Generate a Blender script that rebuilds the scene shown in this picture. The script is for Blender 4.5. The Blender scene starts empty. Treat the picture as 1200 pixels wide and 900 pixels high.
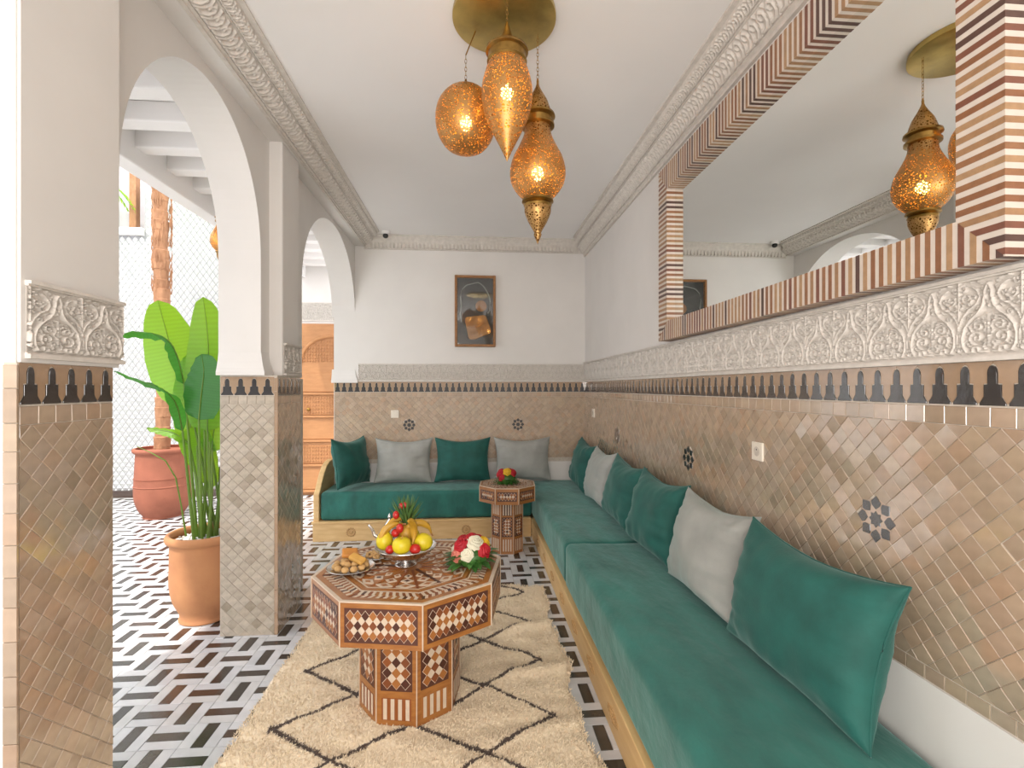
import bpy, math, random
import numpy as np
from mathutils import Vector, Matrix, noise
random.seed(7)
R = math.radians
C = bpy.context.scene.collection
scene = bpy.context.scene
# ------------------------------------------------------------------ camera
cd = bpy.data.cameras.new('camera'); cam = bpy.data.objects.new('camera', cd); C.objects.link(cam)
cam.location = (0, 0, 1.5); cam.rotation_euler = (R(90), 0, -0.0823)
cd.sensor_width = 36; cd.lens = 581.5/1200*36; cd.shift_y = 0.00375; cd.clip_start = .05; cd.clip_end = 200
scene.camera = cam
# ------------------------------------------------------------------ world, sun, added fill lamp
w = bpy.data.worlds.new('sky'); scene.world = w; w.use_nodes = True
bg = w.node_tree.nodes['Background']; bg.inputs[0].default_value = (.96, .97, 1, 1); bg.inputs[1].default_value = 2.45
sl = bpy.data.lights.new('sun', 'SUN'); sl.energy = 2.8; sl.angle = R(1.5); sl.color = (1, .95, .86)
so = bpy.data.objects.new('sun', sl); C.objects.link(so)
so.rotation_euler = Vector((0.30, 0.62, -1.15)).to_track_quat('-Z', 'Y').to_euler()
def area(name, loc, target, sx, sy, e, col):
    l = bpy.data.lights.new(name, 'AREA'); l.shape = 'RECTANGLE'; l.size = sx; l.size_y = sy; l.energy = e; l.color = col
    o = bpy.data.objects.new(name, l); C.objects.link(o); o.location = loc
    o.rotation_euler = (Vector(target)-Vector(loc)).to_track_quat('-Z', 'Y').to_euler(); return o
area('rear_fill', (-.3, -1.35, 1.5), (0.0, 3, 2.1), 2.6, 2.4, 92, (1, .95, .9))  # added fill lamp inside the closed rear end, no real source there
scene.view_settings.view_transform = 'Standard'; scene.view_settings.look = 'None'
scene.view_settings.gamma = 1; scene.view_settings.use_curve_mapping = False
scene.view_settings.exposure = 0.55
# ------------------------------------------------------------------ materials
def newmat(name):
    m = bpy.data.materials.new(name); m.use_nodes = True
    nt = m.node_tree; b = nt.nodes['Principled BSDF']; return m, nt, b
def rgb(c): return (c[0], c[1], c[2], 1)
def mat(name, col, rough=.5, metal=0, var=0, vscale=8, bump=0, bscale=40, sheen=0, rand=0, coat=0, col2=None, stretch=None, spec=.5, trans=0, palette=None, bdist=.01, sub=0, bdetail=4):
    """procedural principled material: noise colour variation, bump, per piece random tint"""
    m, nt, b = newmat(name); N = nt.nodes; L = nt.links
    b.inputs['Base Color'].default_value = rgb(col); b.inputs['Roughness'].default_value = rough
    b.inputs['Metallic'].default_value = metal; b.inputs['Specular IOR Level'].default_value = spec
    if sheen: b.inputs['Sheen Weight'].default_value = sheen; b.inputs['Sheen Roughness'].default_value = .4; b.inputs['Sheen Tint'].default_value = (.7, 1, .95, 1)
    if coat: b.inputs['Coat Weight'].default_value = coat; b.inputs['Coat Roughness'].default_value = .1
    if trans: b.inputs['Transmission Weight'].default_value = trans
    if sub: b.inputs['Subsurface Weight'].default_value = sub; b.inputs['Subsurface Radius'].default_value = (.01, .01, .005)
    tc = N.new('ShaderNodeTexCoord'); mp = N.new('ShaderNodeMapping'); L.new(tc.outputs['Object'], mp.inputs[0])
    if stretch: mp.inputs['Scale'].default_value = stretch
    last = None
    if palette:
        oi = N.new('ShaderNodeObjectInfo'); ge = N.new('ShaderNodeNewGeometry'); ad = N.new('ShaderNodeMath'); ad.operation = 'ADD'
        L.new(oi.outputs['Random'], ad.inputs[0]); L.new(ge.outputs['Random Per Island'], ad.inputs[1])
        fr = N.new('ShaderNodeMath'); fr.operation = 'FRACT'; L.new(ad.outputs[0], fr.inputs[0])
        cr = N.new('ShaderNodeValToRGB'); L.new(fr.outputs[0], cr.inputs[0]); e = cr.color_ramp.elements
        cr.color_ramp.interpolation = 'CONSTANT'
        for i, c in enumerate(palette):
            x = e[i] if i < 2 else e.new(i/len(palette))
            x.position = i/len(palette); x.color = rgb(c)
        last = cr.outputs[0]
    if var:
        nz = N.new('ShaderNodeTexNoise'); nz.inputs['Scale'].default_value = vscale; nz.inputs['Detail'].default_value = 5
        L.new(mp.outputs[0], nz.inputs['Vector'])
        mr = N.new('ShaderNodeMapRange'); mr.inputs[1].default_value = .3; mr.inputs[2].default_value = .7
        L.new(nz.outputs[0], mr.inputs[0])
        mx = N.new('ShaderNodeMix'); mx.data_type = 'RGBA'
        L.new(mr.outputs[0], mx.inputs[0])
        if palette:
            mx.blend_type = 'MULTIPLY'; mx.inputs[7].default_value = (1-var, 1-var, 1-var, 1); L.new(last, mx.inputs[6])
        else:
            mx.inputs[6].default_value = rgb(col); mx.inputs[7].default_value = rgb(col2 if col2 else [c*(1-var) for c in col])
        last = mx.outputs[2]
    if last: L.new(last, b.inputs['Base Color'])
    if bump:
        nb = N.new('ShaderNodeTexNoise'); nb.inputs['Scale'].default_value = bscale; nb.inputs['Detail'].default_value = bdetail
        L.new(mp.outputs[0], nb.inputs['Vector'])
        bp = N.new('ShaderNodeBump'); bp.inputs['Strength'].default_value = bump; bp.inputs['Distance'].default_value = bdist
        L.new(nb.outputs[0], bp.inputs['Height']); L.new(bp.outputs[0], b.inputs['Normal'])
    return m
M = {}
M['plaster'] = mat('white_plaster', (.75,.72,.69), .75, var=.05, vscale=3, bump=.15, bscale=9)
M['ceiling'] = mat('ceiling_paint', (.85,.83,.815), .8, var=.03, vscale=2)
M['stucco'] = mat('carved_stucco', (.70,.65,.595), .8, var=.16, vscale=30, bump=.3, bscale=150, bdist=.002)
M['grout'] = mat('grout', (.62,.55,.47), .85, var=.2, vscale=40)
tanp0 = [(.40,.30,.215),(.45,.345,.25),(.36,.265,.19),(.43,.32,.24),(.48,.375,.28),(.38,.30,.225),(.47,.335,.235),(.41,.325,.245),(.34,.25,.175),(.44,.335,.26),(.46,.355,.25),(.44,.29,.19)]
tanp = [tuple(.42*a+.58*(c*.66+b_*.34) *g_ for a, b_, c, g_ in zip((.425,.33,.245), q_, q_, (1.20,1.13,1.04))) for q_ in tanp0]
M['zellige'] = mat('beige_zellige', (.4,.3,.22), .14, var=.20, vscale=22, bump=.4, bscale=20, palette=tanp, bdist=.0022, coat=1, bdetail=6)

glaze = M['zellige'].node_tree.nodes['Principled BSDF']; glaze.inputs['IOR'].default_value = 1.8; glaze.inputs['Coat IOR'].default_value = 2.3
M['zellige_matte'] = mat('beige_zellige_matte', (.4,.3,.22), .42, var=.2, vscale=22, bump=.2, bscale=24, palette=tanp, bdist=.003)  # matte set: low gloss so the rear fill does not glint
M['black_matte'] = mat('black_zellige_matte', (.03,.026,.027), .45, var=.3, vscale=30)
M['tan_matte'] = mat('tan_zellige_matte', (.42,.28,.175), .45, var=.2, vscale=26)
M['pale_matte'] = mat('pale_zellige_matte', (.4,.3,.22), .38, var=.25, vscale=30, bump=.25, bscale=24, bdist=.003, palette=[(.50,.43,.345),(.53,.455,.365),(.47,.40,.32),(.52,.45,.37),(.36,.30,.225),(.50,.42,.33),(.55,.475,.385),(.41,.34,.265),(.51,.44,.35)])  # paler low-gloss palette for the front face of the pier
M['zellige_tan'] = mat('tan_zellige', (.4,.26,.16), .16, var=.15, vscale=26, bump=.35, bscale=28, palette=[(.40,.255,.15),(.37,.24,.145),(.43,.285,.18)], bdist=.004, coat=.3)
M['zellige_black'] = mat('black_zellige', (.025,.022,.024), .18, var=.3, vscale=30, bump=.35, bscale=30, bdist=.004, coat=.3)
M['floor_white'] = mat('white_floor_tile', (.62,.62,.63), .16, var=.12, vscale=12, bump=.25, bscale=30, palette=[(.66,.67,.70),(.60,.61,.64),(.70,.70,.72),(.63,.63,.64)], bdist=.003)
M['floor_black'] = mat('dark_floor_tile', (.05,.04,.035), .18, var=.2, vscale=12, bump=.25, bscale=30, palette=[(.045,.036,.032),(.07,.042,.032),(.035,.032,.03),(.06,.05,.042)], bdist=.003)
for k_ in ('zellige_tan','zellige_black'):
    b_f = M[k_].node_tree.nodes['Principled BSDF']; b_f.inputs['IOR'].default_value = 1.8; b_f.inputs['Coat Weight'].default_value = 1; b_f.inputs['Coat IOR'].default_value = 1.8
for k_ in ('floor_white','floor_black'):
    b_f = M[k_].node_tree.nodes['Principled BSDF']; b_f.inputs['IOR'].default_value = 1.75
M['floor_grout'] = mat('floor_grout', (.33,.31,.30), .8)
M['teal'] = mat('teal_velvet', (.010,.108,.088), .75, var=.35, vscale=9, bump=.35, bscale=120, sheen=.25, bdist=.002)
M['teal_seat'] = mat('teal_velvet_seat', (.024,.172,.140), .75, var=.45, vscale=5, bump=.7, bscale=7, stretch=(1.6,.7,1), sheen=.4, bdist=.02)
M['grey'] = mat('grey_velvet', (.36,.36,.335), .8, var=.15, vscale=9, bump=.3, bscale=120, sheen=.3, bdist=.002)
M['pine'] = mat('pine_wood', (.76,.52,.25), .5, var=.3, vscale=6, bump=.15, bscale=30, col2=(.64,.40,.17), stretch=(1, 1, 6))
M['pine_x'] = mat('pine_wood_long', (.78,.54,.26), .5, var=.3, vscale=4, bump=.12, bscale=20, col2=(.66,.42,.18), stretch=(6, .6, 6))
M['carved_pine'] = mat('carved_pine', (.60,.36,.15), .6, var=.3, vscale=60)
M['walnut'] = mat('marquetry_wood', (.40,.165,.040), .35, var=.25, vscale=14, col2=(.28,.10,.024), stretch=(1,1,5), coat=.3)
M['inlay_brown'] = mat('inlay_brown', (.3,.1,.03), .35, palette=[(.33,.12,.03),(.26,.08,.022),(.07,.022,.013),(.35,.135,.035),(.20,.06,.02)])
M['inlay_dark'] = mat('inlay_dark', (.09,.03,.018), .4)
M['bone'] = mat('bone_inlay', (.64,.52,.40), .4, var=.1, vscale=40)
M['frame_white'] = mat('bone_frame', (.64,.56,.49), .35, var=.08, vscale=30)
M['frame_strip'] = mat('wood_strip', (.2,.08,.04), .35, palette=[(.30,.14,.065),(.20,.075,.045),(.42,.25,.13),(.26,.11,.05),(.10,.05,.038),(.36,.20,.10)], var=.2, vscale=60)
M['mirror'] = mat('mirror_silver', (.90,.92,.90), .0, metal=1)
M['rug'] = None
M['terracotta'] = mat('ochre_terracotta', (.50,.235,.10), .8, var=.25, vscale=5, bump=.3, bscale=18, col2=(.40,.17,.075))
M['terracotta_red'] = mat('red_terracotta', (.36,.12,.07), .8, var=.25, vscale=5, bump=.3, bscale=18)
M['pebble'] = mat('white_pebble', (.75,.73,.70), .6, var=.2, vscale=60)
M['soil'] = mat('soil', (.08,.05,.03), .95, bump=.6, bscale=60)
M['palm_bark'] = mat('palm_bark', (.46,.235,.125), .9, var=.45, vscale=14, bump=.8, bscale=22, col2=(.30,.145,.075), stretch=(1,1,.45), bdist=.03)
M['brass'] = mat('brass', (.66,.48,.16), .38, metal=1, var=.35, vscale=9, bump=.12, bscale=20)
M['brass_dark'] = mat('aged_brass', (.42,.25,.07), .32, metal=1, var=.4, vscale=30)
M['silver'] = mat('silver_metal', (.72,.71,.70), .22, metal=1, bump=.3, bscale=90, bdist=.002)
M['door_wood'] = mat('carved_door_wood', (.47,.225,.09), .55, var=.35, vscale=7, bump=.3, bscale=40, col2=(.40,.18,.07), stretch=(1,1,4))
M['black'] = mat('black_plastic', (.01,.01,.01), .3)
M['switch'] = mat('cream_plastic', (.75,.68,.58), .35)
M['slate'] = mat('dark_slate_felt', (.052,.06,.062), .7, var=.35, vscale=10)
M['cord'] = mat('grey_cord', (.30,.33,.31), .6, var=.3, vscale=60)
M['leather'] = mat('tan_leather', (.42,.20,.06), .55, var=.35, vscale=25, bump=.4, bscale=70)
M['picframe'] = mat('wicker_frame_wood', (.36,.16,.05), .55, var=.4, vscale=40)
M['white_screen'] = mat('white_lattice', (.68,.68,.68), .5, var=.05, vscale=8)
M['screen_gap_shade'] = mat('grey_gap_shade', (.34,.34,.35), .8)  # grey wall base, paints the shadow lines between the lozenges
M['grey_wall'] = mat('pale_violet_grey_render', (.50,.47,.50), .8, var=.1, vscale=3)
def fruitmat(n, c, r=.4, v=.2, p=None): M[n] = mat(n, c, r, var=v, vscale=18, bump=.15, bscale=50, bdist=.002, palette=p)
fruitmat('lemon_yellow', (.75,.60,.02)); fruitmat('banana_yellow', (.62,.34,.03), .45, .35); fruitmat('fruit_red', (.55,.02,.015), .3)
fruitmat('pine_green', (.10,.20,.05), .5, .4); fruitmat('pastry_cream', (.60,.36,.14), .7, .35); fruitmat('pastry_orange', (.60,.25,.05), .55, .35); fruitmat('pastry_yellow', (.66,.36,.08), .5, .3)
fruitmat('rose_red', (.50,.008,.02), .6, .35); fruitmat('rose_white', (.72,.68,.52), .6, .2); fruitmat('rose_pink', (.72,.22,.16), .6, .3); fruitmat('rose_yellow', (.80,.48,.02), .6, .3)
fruitmat('leaf_dark', (.055,.18,.03), .4, .4)
# plant leaf : translucent
def leafmat(name, col, tcol):
    m, nt, b = newmat(name); N = nt.nodes; L = nt.links
    b.inputs['Roughness'].default_value = .35
    tc = N.new('ShaderNodeTexCoord'); wv = N.new('ShaderNodeTexWave'); wv.inputs['Scale'].default_value = 9; wv.inputs['Distortion'].default_value = 1.2; wv.bands_direction = 'Y'
    L.new(tc.outputs['UV'], wv.inputs[0])
    mx = N.new('ShaderNodeMix'); mx.data_type = 'RGBA'; mx.inputs[6].default_value = rgb(col); mx.inputs[7].default_value = rgb([c*.72 for c in col]); L.new(wv.outputs[0], mx.inputs[0])
    L.new(mx.outputs[2], b.inputs['Base Color'])
    tr = N.new('ShaderNodeBsdfTranslucent'); tr.inputs[0].default_value = rgb(tcol)
    ms = N.new('ShaderNodeMixShader'); ms.inputs[0].default_value = .5
    L.new(b.outputs[0], ms.inputs[1]); L.new(tr.outputs[0], ms.inputs[2]); L.new(ms.outputs[0], N['Material Output'].inputs[0])
    return m
M['leaf'] = leafmat('banana_leaf', (.12,.33,.03), (.46,.74,.03))
M['leaf_deep'] = leafmat('banana_leaf_deep', (.045,.19,.04), (.10,.36,.04))
M['stem'] = leafmat('leaf_stem', (.20,.30,.07), (.35,.5,.08))
# perforated brass lantern skin
def lanternmat(scale):
    m, nt, b = newmat('pierced_brass'); N = nt.nodes; L = nt.links
    b.inputs['Base Color'].default_value = (.42,.24,.085,1); b.inputs['Metallic'].default_value = .8; b.inputs['Roughness'].default_value = .4
    tc = N.new('ShaderNodeTexCoord'); vo = N.new('ShaderNodeTexVoronoi'); vo.feature = 'DISTANCE_TO_EDGE'; vo.inputs['Scale'].default_value = scale
    L.new(tc.outputs['Object'], vo.inputs['Vector'])
    mr = N.new('ShaderNodeMapRange'); mr.inputs[1].default_value = .24; mr.inputs[2].default_value = .17; L.new(vo.outputs['Distance'], mr.inputs[0])
    tl = N.new('ShaderNodeBsdfTranslucent'); tl.inputs[0].default_value = (.42,.20,.05,1)
    tp = N.new('ShaderNodeBsdfTransparent'); tp.inputs[0].default_value = (1,.78,.42,1)
    g = N.new('ShaderNodeMixShader'); g.inputs[0].default_value = .5; L.new(tl.outputs[0], g.inputs[1]); L.new(tp.outputs[0], g.inputs[2])
    ms = N.new('ShaderNodeMixShader'); L.new(mr.outputs[0], ms.inputs[0]); L.new(g.outputs[0], ms.inputs[1]); L.new(b.outputs[0], ms.inputs[2])
    L.new(ms.outputs[0], N['Material Output'].inputs[0]); return m
M['pierced'] = lanternmat(88)
m, nt, b = newmat('lamp_bulb'); b.inputs['Emission Color'].default_value = (1,.62,.22,1); b.inputs['Emission Strength'].default_value = 40; M['bulb'] = m
m, nt, b = newmat('picture_glass'); N = nt.nodes; L = nt.links
gl = N.new('ShaderNodeBsdfGlossy'); gl.inputs['Roughness'].default_value = .04; tp = N.new('ShaderNodeBsdfTransparent'); ms = N.new('ShaderNodeMixShader'); ms.inputs[0].default_value = .07
L.new(tp.outputs[0], ms.inputs[1]); L.new(gl.outputs[0], ms.inputs[2]); L.new(ms.outputs[0], N['Material Output'].inputs[0]); M['glass'] = m
# rug: cream wool with dark diamond lines
def rugmat():
    m, nt, b = newmat('berber_wool'); N = nt.nodes; L = nt.links
    b.inputs['Roughness'].default_value = .95; b.inputs['Sheen Weight'].default_value = .2
    at = N.new('ShaderNodeAttribute'); at.attribute_name = 'line'
    nz = N.new('ShaderNodeTexNoise'); nz.inputs['Scale'].default_value = 9; nz.inputs['Detail'].default_value = 6
    tc = N.new('ShaderNodeTexCoord'); L.new(tc.outputs['Object'], nz.inputs['Vector'])
    c1 = N.new('ShaderNodeMix'); c1.data_type = 'RGBA'; c1.inputs[6].default_value = (.90,.78,.58,1); c1.inputs[7].default_value = (.72,.58,.42,1); L.new(nz.outputs[0], c1.inputs[0])
    c2 = N.new('ShaderNodeMix'); c2.data_type = 'RGBA'; c2.inputs[7].default_value = (.085,.058,.045,1); L.new(c1.outputs[2], c2.inputs[6]); L.new(at.outputs['Fac'], c2.inputs[0])
    L.new(c2.outputs[2], b.inputs['Base Color']); return m
M['rug'] = rugmat()
# ------------------------------------------------------------------ mesh helpers
class MB:
    def __init__(s): s.v = []; s.f = []
    def add(s, vs, fs, mtx=None):
        o = len(s.v)
        s.v += [tuple(mtx @ Vector(p)) for p in vs] if mtx else [tuple(p) for p in vs]
        s.f += [tuple(i+o for i in f) for f in fs]; return s
    def box(s, x0, x1, y0, y1, z0, z1, mtx=None):
        vs = [(x0,y0,z0),(x1,y0,z0),(x1,y1,z0),(x0,y1,z0),(x0,y0,z1),(x1,y0,z1),(x1,y1,z1),(x0,y1,z1)]
        return s.add(vs, [(0,3,2,1),(4,5,6,7),(0,1,5,4),(1,2,6,5),(2,3,7,6),(3,0,4,7)], mtx)
    def prism(s, poly, z0, z1, mtx=None, inset=0, back=True):
        """polygon (ccw, xy) extruded in z; optional bevelled top"""
        n = len(poly); cx = sum(p[0] for p in poly)/n; cy = sum(p[1] for p in poly)/n
        vs = [(x,y,z0) for x,y in poly]
        if inset:
            vs += [(x,y,z1-inset) for x,y in poly]
            r = max(math.hypot(x-cx,y-cy) for x,y in poly) or 1; k = 1-inset*1.3/r
            vs += [(cx+(x-cx)*k, cy+(y-cy)*k, z1) for x,y in poly]; L = 3
        else:
            vs += [(x,y,z1) for x,y in poly]; L = 2
        fs = [tuple(range((L-1)*n, L*n))]
        if back: fs.append(tuple(reversed(range(n))))
        for l in range(L-1):
            for i in range(n): j = (i+1) % n; fs.append((l*n+i, l*n+j, (l+1)*n+j, (l+1)*n+i))
        return s.add(vs, fs, mtx)
    def lathe(s, prof, n=24, mtx=None, a0=0):
        vs = []; fs = []; m = len(prof)
        for r, z in prof:
            for i in range(n): a = a0+2*math.pi*i/n; vs.append((r*math.cos(a), r*math.sin(a), z))
        for k in range(m-1):
            for i in range(n): j = (i+1) % n; fs.append((k*n+i, k*n+j, (k+1)*n+j, (k+1)*n+i))
        if prof[0][0] > 1e-4: fs.append(tuple(reversed(range(n))))
        if prof[-1][0] > 1e-4: fs.append(tuple(range((m-1)*n, m*n)))
        return s.add(vs, fs, mtx)
    def tube(s, pts, r, n=8, mtx=None, closed=False):
        pts = [Vector(p) for p in pts]; m = len(pts); rs = r if isinstance(r, (list, tuple)) else [r]*m
        vs = []; fs = []; up = Vector((0,0,1))
        for i, p in enumerate(pts):
            d = (pts[(i+1) % m]-pts[i-1]) if closed else (pts[min(i+1,m-1)]-pts[max(i-1,0)])
            d.normalize(); a = d.cross(up)
            if a.length < .05: a = d.cross(Vector((1,0,0)))
            a.normalize(); b_ = d.cross(a)
            for k in range(n): t = 2*math.pi*k/n; vs.append(p+(a*math.cos(t)+b_*math.sin(t))*rs[i])
        for i in range(m if closed else m-1):
            i2 = (i+1) % m
            for k in range(n): j = (k+1) % n; fs.append((i*n+k, i*n+j, i2*n+j, i2*n+k))
        if not closed: fs += [tuple(range(n)), tuple(reversed(range((m-1)*n, m*n)))]
        return s.add(vs, fs, mtx)
    def ball(s, c, rx, ry, rz, n=14, m=9):
        vs = [(c[0],c[1],c[2]-rz)]; fs = []
        for j in range(1, m):
            t = math.pi*j/m
            for i in range(n): a = 2*math.pi*i/n; vs.append((c[0]+rx*math.sin(t)*math.cos(a), c[1]+ry*math.sin(t)*math.sin(a), c[2]-rz*math.cos(t)))
        vs.append((c[0],c[1],c[2]+rz)); e = len(vs)-1
        for i in range(n): fs.append((0, 1+(i+1)%n, 1+i)); fs.append((e, e-n+i, e-n+(i+1)%n))
        for j in range(m-2):
            for i in range(n): k = (i+1)%n; fs.append((1+j*n+i, 1+j*n+k, 1+(j+1)*n+k, 1+(j+1)*n+i))
        return s.add(vs, fs)
    def grid(s, fn, nu, nv, mtx=None):
        vs = [fn(i/nu, j/nv) for j in range(nv+1) for i in range(nu+1)]
        fs = [(j*(nu+1)+i, j*(nu+1)+i+1, (j+1)*(nu+1)+i+1, (j+1)*(nu+1)+i) for j in range(nv) for i in range(nu)]
        return s.add(vs, fs, mtx)
    def mesh(s, name, m, smooth=False):
        me = bpy.data.meshes.new(name); me.from_pydata(s.v, [], s.f); me.materials.append(m)
        if smooth:
            me.polygons.foreach_set('use_smooth', [True]*len(me.polygons))
            if smooth != 'all': 
                try: me.set_sharp_from_angle(angle=R(40))
                except Exception: pass
        me.update(); return me
    def build(s, name, m, parent=None, smooth=False, loc=None, rot=None):
        return link(name, s.mesh(name, m, smooth), parent, loc, rot)
def link(name, me, parent=None, loc=None, rot=None):
    o = bpy.data.objects.new(name, me); C.objects.link(o)
    if parent: o.parent = parent
    if loc: o.location = loc
    if rot: o.rotation_euler = rot
    return o
def bev(o, wdt=.004, seg=2):
    b = o.modifiers.new('bevel', 'BEVEL'); b.width = wdt; b.segments = seg; b.limit_method = 'ANGLE'; return o
def tag(o, label=None, cat=None, group=None, kind=None):
    if label: o['label'] = label
    if cat: o['category'] = cat
    if group: o['group'] = group
    if kind: o['kind'] = kind
    return o
def thing(name, loc, label, cat, group=None, rz=0):
    o = bpy.data.objects.new(name, None); C.objects.link(o); o.location = loc; o.rotation_euler = (0,0,rz); o.empty_display_size = .1
    return tag(o, label, cat, group)
def struct(name, label=None, o=None, cat=None):
    if o is None: o = bpy.data.objects.new(name, None); C.objects.link(o)
    o['kind'] = 'structure'
    if label: o['label'] = label
    if cat: o['category'] = cat
    return o
class Face:
    """a vertical face: origin o, horizontal direction s, outward normal n, local xy = (s, z)"""
    def __init__(self, o, n):
        self.n = Vector(n); self.s = Vector((0,0,1)).cross(self.n)   # s x z = n
        self.o = Vector(o)
    def m(self, a=0, z=0, d=0):
        p = self.o+self.s*a+Vector((0,0,z))+self.n*d
        return Matrix(((self.s.x,0,self.n.x,p.x),(self.s.y,0,self.n.y,p.y),(self.s.z,1,self.n.z,p.z),(0,0,0,1)))
def put(name, me, parent, mtx):
    o = bpy.data.objects.new(name, me); C.objects.link(o); o.parent = parent; o.matrix_local = mtx; return o
def clip(poly, x0, x1, y0, y1):
    def cut(p, f, g):
        out = []
        for i in range(len(p)):
            a, b_ = p[i-1], p[i]; fa, fb = f(a), f(b_)
            if (fa >= 0) != (fb >= 0): t = fa/(fa-fb); out.append((a[0]+(b_[0]-a[0])*t, a[1]+(b_[1]-a[1])*t))
            if fb >= 0: out.append(b_)
        return out
    for f in (lambda p: p[0]-x0, lambda p: x1-p[0], lambda p: p[1]-y0, lambda p: y1-p[1]):
        poly = cut(poly, f, None)
        if len(poly) < 3: return []
    return poly
def parea(p): return abs(sum(p[i-1][0]*p[i][1]-p[i][0]*p[i-1][1] for i in range(len(p))))/2
camp = Vector((0,0,1.5))
DI = .035   # half diagonal of the small lozenge tile
full_diamond = []; matte_diamond = []
for k in range(5):
    rr = random.Random(k); g = DI-.0008
    pl = [(g+rr.uniform(-.0008,.0006),0),(0,g+rr.uniform(-.0008,.0006)),(-g+rr.uniform(-.0006,.0008),0),(0,-g+rr.uniform(-.0006,.0008))]
    full_diamond.append(MB().prism(pl, 0, .0055, inset=.0012, back=False).mesh('tile', M['zellige'], False)); matte_diamond.append(full_diamond[-1].copy()); matte_diamond[-1].materials[0] = M['pale_matte']
def lozenges(face, s0, s1, z0, z1, parent, holes=(), budget=300, tl=.016, mk='zellige'):
    """diamond zellige on a face, nearest ones single objects, the rest one part"""
    items = []
    ns = int((s1-s0)/(2*DI))+2; nz = int((z1-z0)/DI)+2
    for j in range(nz):
        for i in range(-1, ns):
            cx = s0+i*2*DI+(DI if j % 2 else 0); cz = z1-j*DI
            if any(math.hypot(cx-h[0], cz-h[1]) < h[2] for h in holes): continue
            g = DI-.0009
            pl = [(cx+g,cz),(cx,cz+g),(cx-g,cz),(cx,cz-g)]
            inside = cx-DI >= s0-1e-6 and cx+DI <= s1+1e-6 and cz-DI >= z0-1e-6 and cz+DI <= z1+1e-6
            if not inside: pl = clip(pl, s0+.0008, s1-.0008, z0+.0008, z1-.0008)
            if len(pl) < 3 or parea(pl) < 6e-5: continue
            wp = face.m(cx, cz) @ Vector((0,0,0)); items.append(((wp-camp).length, cx, cz, pl, inside, wp))
    items.sort(key=lambda t: t[0] if t[5].y > .9 else 99)
    joined = MB()
    for q, (d, cx, cz, pl, inside, wp) in enumerate(items):
        tilt = Matrix.Rotation(random.gauss(0, tl), 4, 'X') @ Matrix.Rotation(random.gauss(0, tl), 4, 'Y')
        dn = random.uniform(-.0004, .0005)-.003
        if q < budget:
            if inside: put('tile', random.choice(full_diamond if mk == 'zellige' else matte_diamond), parent, face.m(cx, cz, dn) @ tilt)
            else:
                lp = [(x-cx, y-cz) for x, y in pl]
                put('tile', MB().prism(lp, 0, .0055, inset=.0012, back=False).mesh('tile', M[mk]), parent, face.m(cx, cz, dn) @ tilt)
        else:
            lp = [(x-cx, y-cz) for x, y in pl]
            joined.prism(lp, 0, .0055, face.m(cx, cz, dn) @ tilt, inset=.0012, back=False)
    if joined.v: tag(joined.build('tile', M[mk], parent), kind='stuff')
def square_row(face, s0, s1, z0, z1, parent, wdt=.0525, m_='zellige'):
    n = max(1, round((s1-s0)/wdt)); wd = (s1-s0)/n; hw = wd/2-.001; hz = (z1-z0)/2-.001
    me = MB().prism([(-hw,-hz),(hw,-hz),(hw,hz),(-hw,hz)], 0, .0055, inset=.0012, back=False).mesh('tile', M[m_])
    for i in range(n):
        t = Matrix.Rotation(random.gauss(0,.01),4,'X') @ Matrix.Rotation(random.gauss(0,.01),4,'Y')
        put('tile', me, parent, face.m(s0+(i+.5)*wd, (z0+z1)/2, random.uniform(-.0004,.0005)-.003) @ t)
# merlon outline (0.07 wide, 0.105 high)
hm = [(.0315,0),(.0315,.005),(.0255,.013),(.0205,.022),(.0205,.052),(.0110,.053),(.0110,.082),(.0095,.090),(.0060,.097),(0,.100)]
merlon_poly = hm+[(-x,y) for x,y in reversed(hm[:-1])]
merlon_me = MB().prism(merlon_poly, 0, .0062, inset=.0008, back=False).mesh('merlon_tile', M['zellige_black'])
gap = [(.037,.012),(.0492-.0245+.0005,.0215)]
# ground tile between two merlons
hg = [(.0018,.005),(.0078,.015),(.0127,.024),(.0127,.0545),(.0222,.0555),(.0222,.084),(.0240,.093),(.0280,.100),(.0345,.104),(.0345,.110)]
ground_poly = hg+[(-x,y) for x,y in reversed(hg)]
ground_poly = [(-x,y) for x,y in reversed(ground_poly)][::-1]
ground_me = MB().prism(ground_poly, 0, .0048, inset=0, back=False).mesh('ground_tile', M['zellige_tan'])
ground_half = [MB().prism([(x,y) for x, y in ground_poly if x*sg <= 1e-6]+([] ), 0, .0048, back=False).mesh('ground_tile', M['zellige_tan']) if 0 else MB().prism(clip(ground_poly, *((-.04, -.0008) if sg > 0 else (.0008, .04)), -1, 1), 0, .0048, back=False).mesh('ground_tile', M['zellige_tan']) for sg in (1, -1)]
merlon_m = MB().prism(merlon_poly, 0, .0062, inset=.0008, back=False).mesh('merlon_tile', M['black_matte']); ground_m = MB().prism(ground_poly, 0, .0048, back=False).mesh('ground_tile', M['tan_matte'])
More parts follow.
